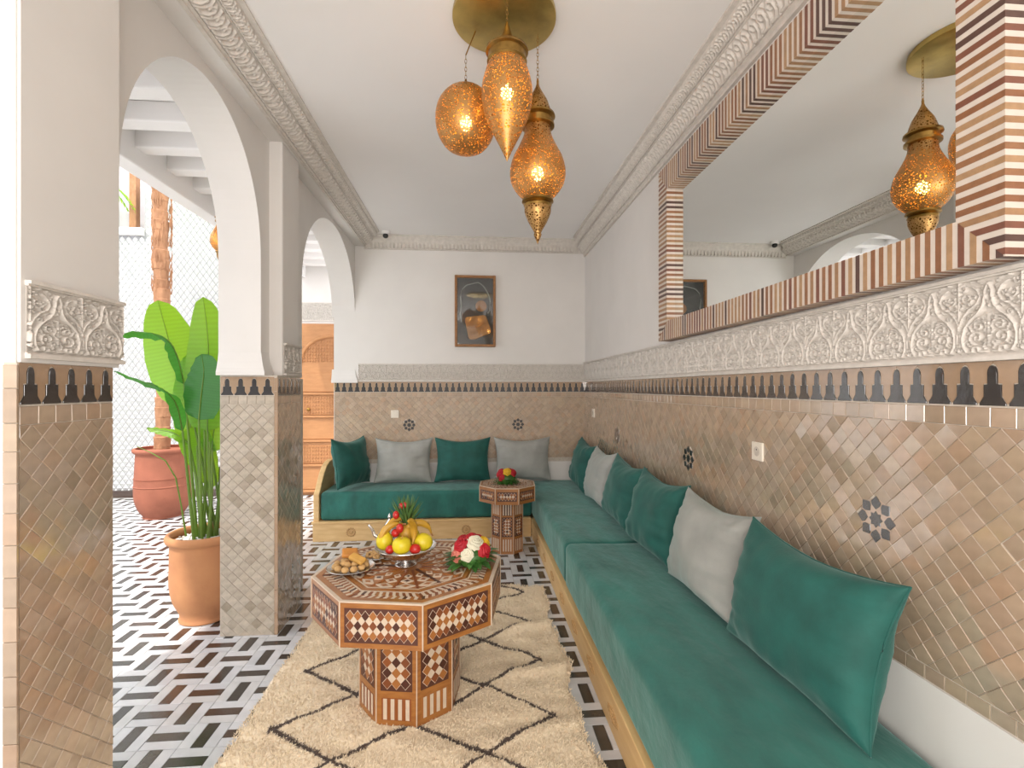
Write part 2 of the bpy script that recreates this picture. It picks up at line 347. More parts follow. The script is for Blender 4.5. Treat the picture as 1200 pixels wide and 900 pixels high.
def merlons(face, s0, s1, z, parent, pitch=.07, matte=False):
    n = max(1, round((s1-s0)/pitch)); p = (s1-s0)/n; k = p/.07
    sc = Matrix.Diagonal((k,1,1,1))
    for i in range(n):
        t = Matrix.Rotation(random.gauss(0,.01),4,'X') @ Matrix.Rotation(random.gauss(0,.01),4,'Y')
        put('merlon_tile', merlon_m if matte else merlon_me, parent, face.m(s0+(i+.5)*p, z+.002, -.003) @ t @ sc)
        if i < n-1: put('ground_tile', ground_m if matte else ground_me, parent, face.m(s0+(i+1)*p, z+.002, -.003) @ sc)
    put('ground_tile', ground_half[1], parent, face.m(s0, z+.002, -.003) @ sc); put('ground_tile', ground_half[0], parent, face.m(s1, z+.002, -.003) @ sc)
# ---- carved stucco relief
def spiral(cx, cy, r0, turns, a0, d=1, n=26):
    return [(cx+r0*(1-.86*t/n)*math.cos(a0+d*turns*2*math.pi*t/n), cy+r0*(1-.86*t/n)*math.sin(a0+d*turns*2*math.pi*t/n)) for t in range(n+1)]
def relief_mesh(name, strokes, W, H, nx, ny, depth, m_, unit, mirror=True, base=.004, peri=True):
    xs = np.linspace(-W/2, W/2, nx+1); ys = np.linspace(0, H, ny+1); X, Y = np.meshgrid(xs, ys)
    Hh = np.zeros_like(X)
    allst = []
    for pts, wd, top in strokes:
        P = [(x*unit, y*unit) for x, y in pts]; allst.append((P, wd*unit, top))
        if mirror: allst.append(([(-x, y) for x, y in P], wd*unit, top))
    full = []
    for P, wd, top in allst:
        full.append((P, wd, top))
        if peri:
            for dx in (-W, W):
                if any(abs(x+dx) < W/2+wd for x, y in P): full.append(([(x+dx, y) for x, y in P], wd, top))
    for P, wd, top in full:
        D = np.full_like(X, 1e9)
        for i in range(len(P)-1):
            ax, ay = P[i]; bx, by = P[i+1]; dx, dy = bx-ax, by-ay; l2 = dx*dx+dy*dy+1e-12
            t = np.clip(((X-ax)*dx+(Y-ay)*dy)/l2, 0, 1); D = np.minimum(D, np.hypot(X-ax-t*dx, Y-ay-t*dy))
        q = np.clip((wd*1.25-D)/(wd*.6), 0, 1); Hh = np.maximum(Hh, top*q*q*(3-2*q))
    Z = base+depth*Hh
    mb = MB(); mb.v = list(zip(X.ravel().tolist(), Y.ravel().tolist(), Z.ravel().tolist()))
    mb.f = [(j*(nx+1)+i, j*(nx+1)+i+1, (j+1)*(nx+1)+i+1, (j+1)*(nx+1)+i) for j in range(ny) for i in range(nx)]
    return mb, mb.mesh(name, m_, 'all')
U = .15
st = []
st.append(([(.36,.06),(.42,.16),(.43,.32),(.39,.48),(.29,.62),(.16,.73),(.085,.84),(.06,.98),(.05,1.10),(0,1.22)], 0.0202, 1))
st.append(([(0,.80),(.035,.95),(0,1.12)], 0.0130, .8))
st.append(([(.5,.06),(.47,.2),(.475,.36),(.5,.5)], 0.0130, .9))
st.append(([(.5,.5),(.44,.66),(.33,.80),(.20,.88),(.14,1.0),(.2,1.14),(.3,1.2)], 0.0144, .85))
st.append(([(.36,.06),(.26,.06),(.26,.13),(.17,.13),(.17,.06),(.05,.06)], 0.0158, .9))
st.append((spiral(.20,.30,.12,1.4,-1.2), 0.0144, .9)); st.append((spiral(.16,.50,.10,1.3,2.6,-1), 0.0130, .9))
st.append((spiral(.33,.20,.07,1.2,.5), 0.0115, .8)); st.append(([(0,.14),(0,.7)], 0.0130, .9)); st.append(([(0,.3),(.07,.4),(.03,.5),(0,.56)], 0.0115, .8))
st.append(([(.28,.42),(.33,.5),(.27,.56),(.18,.63),(.07,.66)], 0.0130, .8))
st.append((spiral(.36,1.0,.10,1.5,3.6), 0.0130, .85)); st.append((spiral(.42,1.19,.08,1.3,1,-1), 0.0115, .8)); st.append((spiral(.25,1.02,.06,1.2,0,-1), 0.0108, .8))
st.append(([(.5,.62),(.5,1.3)], 0.0115, .8)); st.append(([(.5,.86),(.43,.80),(.36,.84)], 0.0115, .8)); st.append(([(.5,.75),(.44,.9),(.5,.98)], 0.0101, .8)); st.append(([(.11,1.22),(.2,1.28),(.32,1.29)], 0.0115, .8))
st.append((spiral(.30,.36,.055,1.3,0), .0115, .75)); st.append((spiral(.10,.22,.05,1.3,2), .0115, .75)); st.append((spiral(.08,.62,.045,1.2,1), .011, .75))
st.append((spiral(.33,.68,.05,1.2,2), .0115, .75)); st.append((spiral(.45,.45,.0,1,0), .011, .5)); st.append((spiral(.30,.90,.045,1.2,4), .011, .75)); st.append((spiral(.47,1.04,.04,1.2,2), .011, .75))
st.append(([(.5,.06),(.44,.10),(.46,.16),(.5,.2)], .013, .8)); st.append(([(.06,.10),(.10,.15),(.05,.2),(0,.22)], .012, .8)); st.append(([(.22,.78),(.18,.84),(.14,.80)], .011, .7)); st.append(([(.10,.95),(.13,1.08),(.10,1.18)], .010, .7))
st.append(([(.44,.26),(.40,.22),(.36,.27)], .011, .7)); st.append(([(.0,.44),(-.06,.5),(-.05,.57)], .012, .8))
stucco_mb, stucco_me = relief_mesh('carved_panel', st, U, .197, 64, 84, .013, M['stucco'], U)
_, stucco_lo = relief_mesh('carved_panel', st, U, .197, 30, 40, .012, M['stucco'], U)
def stucco_band(face, s0, s1, z0, z1, parent, lo=False, n=None):
    n = n or max(1, round((s1-s0)/U)); p = (s1-s0)/n
    b1 = MB(); ext = .004
    for (za, zb, d) in ((z0, z0+.012, .017), (z0+.012, z0+.016, .010), (z1-.010, z1, .019), (z1-.015, z1-.010, .012)):
        b1.box(s0-ext, s1+ext, za, zb, -.002, d, face.m())
    b1.box(s0, s1, z0, z1, -.002, .003, face.m())
    b1.build('stucco_moulding', M['stucco'], parent)
    k = (z1-z0-.030)/.197
    for i in range(n): put('carved_panel', stucco_lo if lo else stucco_me, parent, face.m(s0+(i+.5)*p, z0+.0155) @ Matrix.Diagonal((p/U, k, 1, 1)))
# ================================================================== SETTING
XR, YB, XP, XA, XO = 1.29, 5.55, -1.168, -1.265, -1.51
CZ = 3.16
Y0 = -1.5
# ---- floor
fl = MB().box(-6.2, 1.55, Y0, 7.4, -.12, -.006).build('floor', M['floor_grout']); struct('floor', 'glossy black and white basketweave tile floor', fl)
BK = .155
def stick(wx, wy, m_):
    return MB().prism([(-wx/2,-wy/2),(wx/2,-wy/2),(wx/2,wy/2),(-wx/2,wy/2)], -.005, 0, inset=.0012, back=False).mesh('floor_tile', m_)
g = .0022
sm = {(h, c): stick(*((BK-g, BK/3-g) if h else (BK/3-g, BK-g)), M['floor_black'] if c else M['floor_white']) for h in (0,1) for c in (0,1)}
items = []
for i in range(int(-6.0/BK), int(1.3/BK)+1):
    for j in range(4, int(7.2/BK)):
        cx = (i+.5)*BK+.02; cy = (j+.5)*BK
        if cx > .66 or (cy > 5.05 and cx > -1.45) or cy > 7.16: continue
        h = (i+j) % 2
        for k in (-1, 0, 1):
            x = cx+(0 if h else k*BK/3); y = cy+(k*BK/3 if h else 0)
            inrug = -.93 < x < .42 and 1.72 < y < 3.6
            vis = y > 1.9 and not inrug and (x > .45 or x < -.93) and (x > -1.15 or (1.5 < y)) and (x/y > -.78)
            items.append((math.hypot(x, y)+(0 if vis else 50), x, y, h, 1 if k == 0 else 0))
items.sort()
jw = {0: MB(), 1: MB()}
for q, (d, x, y, h, c) in enumerate(items):
    if q < 300:
        o = put('floor_tile', sm[(h,c)], fl, Matrix.Translation((x, y, random.uniform(-.0004,.0004))) @ Matrix.Rotation(random.gauss(0,.004),4,'X') @ Matrix.Rotation(random.gauss(0,.004),4,'Y'))
    else:
        wx, wy = (BK-g, BK/3-g) if h else (BK/3-g, BK-g)
        jw[c].prism([(-wx/2,-wy/2),(wx/2,-wy/2),(wx/2,wy/2),(-wx/2,wy/2)], -.005, 0, Matrix.Translation((x,y,random.uniform(-.0004,.0004))) @ Matrix.Rotation(random.gauss(0,.004),4,'X'), inset=.0012, back=False)
tag(jw[0].build('white_floor_tiles', M['floor_white'], fl), kind='stuff'); tag(jw[1].build('dark_floor_tiles', M['floor_black'], fl), kind='stuff')
# ---- ceiling and walls
ce = MB().box(-2.4 if 0 else -1.6, 1.5, Y0, 5.75, CZ, CZ+.2).build('ceiling', M['ceiling']); struct('ceiling', 'smooth white painted ceiling', ce)
wr = MB().box(XR, XR+.22, Y0, 5.75, 0, CZ+.02).build('wall_right', M['plaster']); struct('wall_right', 'long right wall, glossy lozenge tiles below carved stucco and white plaster', wr)
wb = MB().box(-1.49, XR, YB, YB+.2, 0, CZ+.02).build('wall_back', M['plaster']); struct('wall_back', 'far end wall, beige lozenge tiles below white plaster', wb)
wbh = MB().box(-2.4, XR, Y0-.1, Y0, 0, CZ).build('wall_behind_blocker', M['plaster']); struct('wall_behind_blocker', 'plain white wall added unseen behind the viewer to shut out sky light', wbh)  # unseen wall added to cut the sky light from the rear
wsd = MB().box(-2.4, -2.2, Y0, 1.60, 0, 3.30).build('wall_side_blocker', M['plaster']); struct('wall_side_blocker', 'plain white unseen wall added at the left to stop courtyard light leaking in', wsd)  # unseen wall added so courtyard light does not leak in
# left wall with two arches
mb = MB(); YJ = 1.44
arches = [(1.90, 3.11, 2.27, .72), (3.84, YB, 2.27, .74)]
def wallseg(y0, y1, z0, z1): mb.box(XO, XA, y0, y1, z0, z1)
wallseg(1.40, 1.855, 0, 1.58); wallseg(1.40, arches[0][0], 1.58, CZ); wallseg(3.17, 3.80, 0, 1.575); wallseg(arches[0][1], arches[1][0], 1.575, CZ)
for (a, b_, zs, rise) in arches:
    n = 40; c = (a+b_)/2; hw = (b_-a)/2; prev = None
    for i in range(n+1):
        t = math.pi*(1-i/n); y = c+hw*math.cos(t); z = zs+rise*math.sin(t)**.96
        if prev:
            y_, z_ = prev
            vs = [(XA,y_,z_),(XA,y,z),(XA,y,CZ),(XA,y_,CZ),(XO,y_,z_),(XO,y,z),(XO,y,CZ),(XO,y_,CZ)]
            mb.add(vs, [(0,1,2,3),(4,7,6,5),(0,4,5,1)])
        prev = (y, z)
wl = mb.build('wall_left', M['plaster'], smooth=True); struct('wall_left', 'left wall of white plaster opened by two tall round arches', wl)
for p in wl.data.polygons: pass
# near side return of the wall, reaching left at the entrance
MB().box(-2.2, XP-.012, 1.392, 1.60, 0, CZ).build('wall_return', M['plaster'], wl)
MB().box(XA-.03, XP-.004, 1.397, 1.760, 1.567, CZ).build('pilaster', M['plaster'], wl)
bev(MB().box(XA-.01, -1.185, 3.235, 3.54, 1.567, CZ).build('pilaster', M['plaster'], wl), .012, 3)
bev(MB().box(XA-.01, XP+.002, Y0, YB, 3.05, CZ).build('beam', M['plaster'], wl), .01, 2)
# corbels at arch springings
def corbel(yface, dirn, z0=1.575, z1=1.72):
    prof = [(0,.0),(.004,.02),(.012,.06),(.024,.10),(.034,.125),(.034,.145)]
    vs = []; 
    for q, hh in reversed(prof):
        z = z1-hh; y = yface+dirn*q
        vs += [(XO-.0,y,z),(XA+q,y,z),(XA+q,yface-dirn*.0+(-dirn)*.10,z),(XO,yface-dirn*.10,z)]
    n = len(prof); fs = []
    for k in range(n-1):
        for i in range(4): j = (i+1)%4; fs.append((k*4+i,k*4+j,(k+1)*4+j,(k+1)*4+i))
    fs += [(3,2,1,0), tuple((n-1)*4+i for i in range(4))]
    MB().add(vs, fs).build('corbel', M['plaster'], wl)
corbel(3.112, -1); corbel(5.548, -1, 1.575, 1.70)
# tiled pier bodies (grout cores)
pier = [(XP, 1.395, 1.735), (XP, 3.155, 3.535)]
MB().box(-1.205, XP-.006, 1.388, 1.73, 0, 1.566).build('grout_bed', M['grout'], wl)
MB().box(XO+.002, XP-.006, 3.126, 3.53, 0, 1.5755).build('grout_bed', M['grout'], wl)
MB().box(XO-.006, XA+.006, 3.53, 3.845, 0, 1.566).build('grout_bed', M['grout'], wl)
f1 = Face((XP-.006, 0, 0), (1,0,0))       # s = +Y
for (ya, yb, bud) in ((1.392, 1.732, 230), (3.122, 3.533, 60)):
    lozenges(f1, ya, yb, 0, 1.402, wl, budget=bud); square_row(f1, ya, yb, 1.402, 1.452, wl, .055); merlons(f1, ya, yb, 1.454, wl)
f2 = Face((0, 3.126, 0), (0,-1,0))        # s = +X
lozenges(f2, XO+.004, XP-.024, 0, 1.402, wl, budget=190, mk='pale_matte'); square_row(f2, XO+.004, XP-.024, 1.402, 1.452, wl, .055, 'pale_matte'); merlons(f2, XO+.004, XP-.024, 1.454, wl, matte=True)
def edge_tiles(face, s0, s1, parent, hh=.07, z1=1.56):
    z = 0
    while z < z1-.01:
        h = min(hh*random.uniform(.85,1.15), z1-z); a = (s1-s0)/2-.0008
        put('tile', MB().prism([(-a,-h/2+.0008),(a,-h/2+.0008),(a,h/2-.0008),(-a,h/2-.0008)],0,.0058,inset=.001,back=False).mesh('tile', M['zellige_tan'] if face is f2 else M['zellige']), parent, face.m((s0+s1)/2, z+h/2)); z += h
edge_tiles(f2, XP-.023, XP-.001, wl, .12)
f3 = Face((0, 1.388, 0), (0,-1,0)); edge_tiles(f3, -1.204, XP-.001, wl, .085)
f4 = Face((XO-.006, 0, 0), (-1,0,0))
# stucco on pilasters
stucco_band(Face((XP-.006,0,0),(1,0,0)), 1.412, 1.765, 1.578, 1.785, wl, n=2)
stucco_band(Face((-1.185,0,0),(1,0,0)), 3.26, 3.545, 1.578, 1.785, wl, lo=True, n=2)
# near wall skirting of the far wall behind arch 2
# ---- right wall dressing
MB().box(XR-.0035, XR+.01, .9, YB, .67, 1.567).build('grout_bed', M['grout'], wr)
f5 = Face((XR-.0035, 0, 0), (-1,0,0))     # s = -Y
stars = [1.477, 2.844, 4.285]; ZS = 1.082
lozenges(f5, -YB, -.95, .715, 1.402, wr, holes=[(-y, ZS, .052) for y in stars], budget=290, tl=.02)
square_row(f5, -YB, -.95, .674, .714, wr, .06); square_row(f5, -YB, -.95, 1.402, 1.452, wr, .06); merlons(f5, -YB, -.95, 1.454, wr)
stucco_band(f5, -YB, -.90, 1.567, 1.789, wr)
def rosette(face, s, z, r, parent, mk='zellige_black', gk='zellige'):
    mb = MB()
    oct_ = []
    for i in range(16): a = math.pi*i/8; q = r*(.36 if i % 2 == 0 else .26); oct_.append((q*math.cos(a), q*math.sin(a)))
    mb.prism(oct_, 0, .0055, inset=.0006)
    for i in range(8):
        a = math.pi/4*i
        pl = [(.43,0),(.60,-.215),(.74,-.265),(1,0),(.74,.265),(.60,.215)]
        pl = [(r*(x*math.cos(a)-y*math.sin(a)), r*(x*math.sin(a)+y*math.cos(a))) for x, y in pl]
        mb.prism(pl, 0, .0055, inset=.0006)
    o = put('star_rosette', mb.mesh('star_rosette', M[mk]), parent, face.m(s, z)); tag(o, 'black eight pointed star of small tiles')
    bp = [(r*.88*math.cos(math.pi/8*i), r*.88*math.sin(math.pi/8*i)) for i in range(16)]
    put('star_ground', MB().prism(bp, 0, .0035).mesh('star_ground', M[gk]), parent, face.m(s, z))
for y in stars: rosette(f5, -y, ZS, .074, wr)
bs = MB().box(XR-.010, XR, .5, YB, 0, .672).build('baseboard_right', M['plaster']); struct('baseboard_right', 'white plaster skirting above the right seat', bs)
# ---- back wall dressing
MB().box(-1.486, XR, YB-.0035, YB+.01, .0, 1.567).build('grout_bed', M['grout'], wb)
f6 = Face((0, YB-.0035, 0), (0,-1,0))
bst = [-.680, .525]
lozenges(f6, -1.484, XR, .715, 1.402, wb, holes=[(x, 1.09, .05) for x in bst], budget=0, tl=.003, mk='zellige_matte')
square_row(f6, -1.484, XR, 1.402, 1.452, wb, .055, 'zellige_matte'); merlons(f6, -1.484, XR, 1.454, wb, matte=True)
square_row(f6, -1.484, -1.33, .672, .714, wb, .06)
stucco_band(Face((0,YB,0),(0,-1,0)), -1.225, XR-.01, 1.567, 1.765, wb, lo=True)
for x in bst: rosette(f6, x, 1.09, .070, wb, 'black_matte', 'zellige_matte')
bb = MB().box(-1.484, XR-.01, YB-.012, YB-.0035, 0, .672).build('baseboard_back', M['plaster']); struct('baseboard_back', 'white plaster skirting behind the far seat', bb)
# ---- cornices
lf = [([(-.5,.1),(-.1,.15),(.25,.45),(.3,.9),(.05,1.15),(-.2,.95),(-.1,.7)], .10, 1), ([(-.5,1.3),(-.3,1.0),(-.35,.6),(-.45,.35)], .08, .9), ([(.2,.05),(.45,.3),(.5,.6)], .08, .8)]
UC = .062
cor_mb, _ = relief_mesh('leaf', lf, UC, .085, 16, 22, .012, M['stucco'], UC, mirror=False, base=.001)
def band_along(origin, along, up, n, length, parent, hgt, unit=UC):
    """tile the leaf relief along a slanted strip"""
    along = Vector(along).normalized(); up = Vector(up).normalized(); nr = along.cross(up).normalized()
    k = round(length/unit); out = MB(); sc = length/k/UC
    for i in range(k):
        p = Vector(origin)+along*(length/k*(i+.5))
        mt = Matrix(((along.x,up.x,nr.x,p.x),(along.y,up.y,nr.y,p.y),(along.z,up.z,nr.z,p.z),(0,0,0,1))) @ Matrix.Diagonal((sc, hgt/.085, 1, 1))
        out.add(cor_mb.v, cor_mb.f, mt)
    return tag(out.build('carved_leaf_band', M['stucco'], parent, smooth='all'), kind='stuff')
def extr(prof, axis, a0, a1, name, parent=None, m0=0, m1=0):
    """profile of (out, z) pairs swept along an axis; m0/m1 mitre factor"""
    vs = []; n = len(prof)
    for (a, mf) in ((a0, m0), (a1, m1)):
        for (o_, z) in prof: vs.append(axis(a+mf*o_, o_, z))
    fs = [(i, (i+1)%n, n+(i+1)%n, n+i) for i in range(n)]+[tuple(range(n)), tuple(reversed(range(n,2*n)))]
    return MB().add(vs, fs).build(name, M['stucco'], parent)
def prof(wd, z0):
    h = CZ-z0
    return [(0,z0),(.018,z0),(.018,z0+.10*h),(.03,z0+.14*h),(.03,z0+.2*h),(.55*wd,z0+.60*h),(.58*wd,z0+.60*h),(.60*wd,z0+.66*h),(.85*wd,z0+.84*h),(.87*wd,z0+.9*h),(wd,z0+.92*h),(wd,CZ+.01),(0,CZ+.01)]
tr1 = extr(prof(.20, 3.045), lambda a,o,z: (XP+o, a, z), Y0, YB, 'trim_1', None, 0, -1); struct('trim_1', 'carved plaster cornice above the arches', tr1)
tr2 = extr(prof(.175, 2.985), lambda a,o,z: (XR-o, a, z), Y0, YB, 'trim_2', None, 0, -1); struct('trim_2', 'carved plaster cornice above the long right wall', tr2)
tr3 = extr(prof(.10, 3.02), lambda a,o,z: (a, YB-o, z), XP, XR, 'trim_3', None, 1, -1); struct('trim_3', 'narrow carved cornice above the far wall', tr3)
def slant(p, k): return p[5+0], p[4]
pL = prof(.20,3.045); a, b_ = pL[4], pL[5]
band_along((XP+a[0], .6, a[1]), (0,1,0), (b_[0]-a[0],0,b_[1]-a[1]), None, YB-.05-.6, tr1, math.hypot(b_[0]-a[0], b_[1]-a[1]))
a, b_ = pL[7], pL[8]
band_along((XP+a[0], .6, a[1]), (0,1,0), (b_[0]-a[0],0,b_[1]-a[1]), None, YB-.15-.6, tr1, math.hypot(b_[0]-a[0], b_[1]-a[1]), .04)
pR = prof(.175,2.985); a, b_ = pR[4], pR[5]
band_along((XR-a[0], YB-.05, a[1]), (0,-1,0), (-(b_[0]-a[0]),0,b_[1]-a[1]), None, YB-.05-.6, tr2, math.hypot(b_[0]-a[0], b_[1]-a[1]))
a, b_ = pR[7], pR[8]
band_along((XR-a[0], YB-.12, a[1]), (0,-1,0), (-(b_[0]-a[0]),0,b_[1]-a[1]), None, YB-.12-.6, tr2, math.hypot(b_[0]-a[0], b_[1]-a[1]), .04)
dm = MB()
for i in range(58):
    x = XP+.06+i*.0405; dm.prism([(x,3.026),(x+.024,3.026),(x+.024,3.082),(x+.012,3.094),(x,3.082)], 0, .035, Face((0,YB-.012,0),(0,-1,0)).m(), inset=.004)
dm.build('dentil_row', M['stucco'], tr3)
# ---- courtyard
ga = struct('ceiling_gallery', 'white beamed ceiling of the courtyard gallery'); ga.name = 'ceiling'
ga_slab = MB().box(-2.45, XO, Y0, 7.25, 3.30, 3.42).build('slab', M['ceiling'], ga)
y = .4
while y < 7.1:
    bev(MB().box(-2.34, XO, y, y+.13, 3.17, 3.30).build('beam', M['ceiling'], ga), .01, 2); y += .36
bev(MB().box(-2.46, -2.32, Y0, 7.25, 3.05, 3.42).build('fascia_beam', M['ceiling'], ga), .01, 2)
wc = MB().box(-2.62, -1.2, 7.2, 7.4, 0, 3.45).build('wall_courtyard', M['plaster']); struct('wall_courtyard', 'white wall around the carved door', wc)
stucco_band(Face((0,7.2,0),(0,-1,0)), -2.45, -1.5, 2.44, 2.70, wc, lo=True, n=7)
ws = MB().box(-6.2, -4.50, 7.26, 7.5, 0, 3.62).box(-4.50, -2.62, 7.26, 7.5, 0, 4.30).build('wall_screen', M['screen_gap_shade']); struct('wall_screen', 'tall white courtyard wall of small raised lozenges', ws)
lm = MB(); fs_ = Face((0,7.26,0),(0,-1,0)); px_, pz_ = .085, .12
for j in range(int(4.25/(pz_/2))):
    for i in range(int(3.5/px_)):
        cx = -6.15+i*px_+(px_/2 if j % 2 else 0); cz = .06+j*pz_/2
        if cz > 4.24 or (cx < -4.45 and cz > 3.56): continue
        a, b_ = px_*.44, pz_*.44
        vs = [(a,0,.004),(0,b_,.004),(-a,0,.004),(0,-b_,.004),(a,0,0),(0,b_,0),(-a,0,0),(0,-b_,0),(0,.012,.042)]
        lm.add(vs, [(0,1,8),(1,2,8),(2,3,8),(3,0,8),(4,5,1,0),(5,6,2,1),(6,7,3,2),(7,4,0,3)], fs_.m(cx, cz))
tag(lm.build('lozenge_relief', M['white_screen'], ws), kind='stuff')
MB().box(-6.2, -2.62, 7.20, 7.262, 0, .09).build('kerb', M['floor_black'], ws)
wcl = MB().box(-6.4, -6.2, 1.0, 7.5, 0, 4.05).build('wall_courtyard_left', M['white_screen']); struct('wall_courtyard_left', 'plain white side wall of the courtyard', wcl)
wu = MB().box(-6.2, -4.40, 7.6, 7.8, 3.3, 5.8).build('wall_upper', M['grey_wall']); struct('wall_upper', 'pale grey upper storey wall over the courtyard', wu)
MB().box(-6.2, -4.5, 7.2, 7.62, 3.60, 3.70).build('white_ledge', M['ceiling'], wu)
wu2 = MB().box(-4.40, -1.0, 7.6, 7.8, 3.4, 6.2).build('wall_upper', M['white_screen']); struct('wall_upper', 'white upper storey wall over the courtyard', wu2)
# ---- carved door
dr = struct('door_1', 'tall carved cedar door with arched panel'); fd = Face((0,7.19,0),(0,-1,0))
bev(MB().box(-2.50,-1.30, 0, 2.40, 0, .03, fd.m()).build('door_leaf', M['door_wood'], dr), .004)
zz = [.06,.42,.76,1.10,1.42,1.72]
for i in range(len(zz)-1):
    bev(MB().box(-2.42,-1.40, zz[i]+.02, zz[i+1]-.02, .03, .045, fd.m()).build('door_panel', M['door_wood'], dr), .008)
    bev(MB().box(-2.46,-1.36, zz[i]-.018, zz[i]+.012, .03, .07, fd.m()).build('rail', M['door_wood'], dr), .005)
    if i in (1,3):
        cm = MB()
        for a in range(26):
            for c in range(5):
                x = -2.40+a*.038; z = zz[i]+.06+c*.05
                cm.prism([(x+.014,z),(x,z+.02),(x-.014,z),(x,z-.02)], .045, .056, fd.m(), inset=.003)
        cm.build('carving', M['door_wood'], dr)
ar = [(-1.95+.42*math.cos(t), 1.86+.36*math.sin(t)) for t in [math.pi*i/20 for i in range(21)]]
cm = MB().tube([tuple(fd.m() @ Vector((x, z, .04))) for x, z in ar], .022, 8); cm.build('arch_moulding', M['door_wood'], dr, smooth=True)
cm = MB()
for a in range(21):
    for c in range(8):
        x = -2.33+a*.038; z = 1.88+c*.045
        if ((x+1.95)/.39)**2+((z-1.86)/.33)**2 < 1: cm.prism([(x+.014,z),(x,z+.018),(x-.014,z),(x,z-.018)], .03, .045, fd.m(), inset=.003)
cm.build('carving', M['door_wood'], dr)
MB().ball(tuple(fd.m() @ Vector((-2.26, 1.20, .06))), .025, .025, .025).build('door_handle', M['brass_dark'], dr, smooth=True)
# ================================================================== THINGS
# ---- seats
def rounded_box(x0, x1, y0, y1, z0, z1, rad, nx, ny, nz, noise_amp=.006, seed=0, crown=.0):
    """soft upholstery block; surface nodes pulled to rounded edges with gentle dents"""
    mb = MB(); c = Vector(((x0+x1)/2,(y0+y1)/2,(z0+z1)/2)); h = Vector(((x1-x0)/2,(y1-y0)/2,(z1-z0)/2))
    vs = {}; V = []; F = []
    def axis(n, L):
        core = [(-1+2*i/n) for i in range(n+1)]; e = rad/L
        return sorted(set([-1, -1+e*.3, -1+e*.65, 1-e*.65, 1-e*.3, 1]+[q*(1-e) for q in core]))
    ax, ay, az = axis(nx,h.x), axis(ny,h.y), axis(nz,h.z)
    def node(i,j,k):
        key = (i,j,k)
        if key in vs: return vs[key]
        p = Vector((ax[i]*h.x, ay[j]*h.y, az[k]*h.z)); q = Vector([max(-a+rad, min(a-rad, b)) for a, b in zip(h, p)]); d = p-q
        if d.length > 1e-6: d = d.normalized()*rad
        r = q+d
        u, v = ax[i], ay[j]
        if az[k] > 0: r.z += crown*max(0,(1-u**2))*max(0,(1-v**2))**.5
        nn = noise.noise(Vector((p.x*2.6+seed, p.y*2.2, p.z*3)))*noise_amp+noise.noise(Vector((p.x*9+seed, p.y*5, p.z*9)))*noise_amp*.4
        r += Vector((nn*.6, nn*.6, nn)) if az[k] > -.5 else Vector((0,0,0))
        V.append(c+r); vs[key] = len(V)-1; return vs[key]
    I, J, K = len(ax)-1, len(ay)-1, len(az)-1
    for i in range(I):
        for j in range(J): F.append((node(i,j,0),node(i,j+1,0),node(i+1,j+1,0),node(i+1,j,0))); F.append((node(i,j,K),node(i+1,j,K),node(i+1,j+1,K),node(i,j+1,K)))
    for i in range(I):
        for k in range(K): F.append((node(i,0,k),node(i+1,0,k),node(i+1,0,k+1),node(i,0,k+1))); F.append((node(i,J,k),node(i,J,k+1),node(i+1,J,k+1),node(i+1,J,k)))
    for j in range(J):
        for k in range(K): F.append((node(0,j,k),node(0,j,k+1),node(0,j+1,k+1),node(0,j+1,k))); F.append((node(I,j,k),node(I,j+1,k),node(I,j+1,k+1),node(I,j,k+1)))
    mb.v = [tuple(v) for v in V]; mb.f = F; return mb
bp = thing('bench_frame', (-.45, 5.25, 0), 'pale pine bench base with curved left arm, under the teal seat along the far wall', 'bench frame')
def loc(o, p): o.location = Vector(o.location)-Vector(p.location); return o
def sub(mb, name, m_, par, smooth=False):
    off = par.location; mb.v = [(x-off.x, y-off.y, z-off.z) for x, y, z in mb.v]; return mb.build(name, m_, par, smooth)
bev(sub(MB().box(-1.535, .605, 4.965, 4.99, 0, .175), 'front_board', M['pine'], bp), .004)
bev(sub(MB().box(-1.545, .60, 4.955, 5.01, .172, .195), 'top_rail', M['pine'], bp), .004)
sub(MB().box(-1.52, .60, 4.99, 5.535, .03, .172), 'platform', M['pine'], bp)
armp = [(4.985,.19),(5.535,.19),(5.535,.73),(5.46,.735),(5.36,.73),(5.26,.70),(5.17,.64),(5.09,.56),(5.03,.49),(4.985,.46)]
mtx_arm = Matrix(((0,0,1,-1.535),(1,0,0,0),(0,1,0,0),(0,0,0,1)))
bev(sub(MB().prism(armp, 0, .055, mtx_arm), 'arm_board', M['pine'], bp), .008, 3)
for x in (-1.17, -.62, -.05, .42):
    ro = MB(); 
    for q in range(12): a = q*math.pi/6; ro.ball((x+.036*math.cos(a), 4.963, .09+.036*math.sin(a)), .011, .005, .011, 8, 6)
    ro.ball((x, 4.963, .09), .02, .006, .02, 12, 8); sub(ro, 'carved_rosette', M['carved_pine'], bp, True)
br = thing('bench_frame', (.95, 2.9, 0), 'long pale pine bench base with carved face, under the seats along the right wall', 'bench frame')
bev(sub(MB().box(.61, .632, .45, 4.96, 0, .165), 'front_board', M['pine_x'], br), .003)
bev(sub(MB().box(.602, .66, .45, 5.0, .163, .183), 'top_rail', M['pine_x'], br), .004)
sub(MB().box(.632, 1.275, .45, 5.53, .03, .165), 'platform', M['pine_x'], br)
yy = .9
while yy < 4.8:
    ro = MB()
    for q in range(9):
        for s_ in range(3):
            ro.ball((.6095, yy+(q-4)*.018, .085+(s_-1)*.026*(1-abs(q-4)/5)), .004, .0075, .009, 6, 5)
    sub(ro, 'carved_motif', M['carved_pine'], br, True); yy += .40
def seat(name, args, label, kw):
    o = rounded_box(*args, **kw).build(name, M['teal_seat'], None, 'all'); tag(o, label, 'seat cushion', None); return o
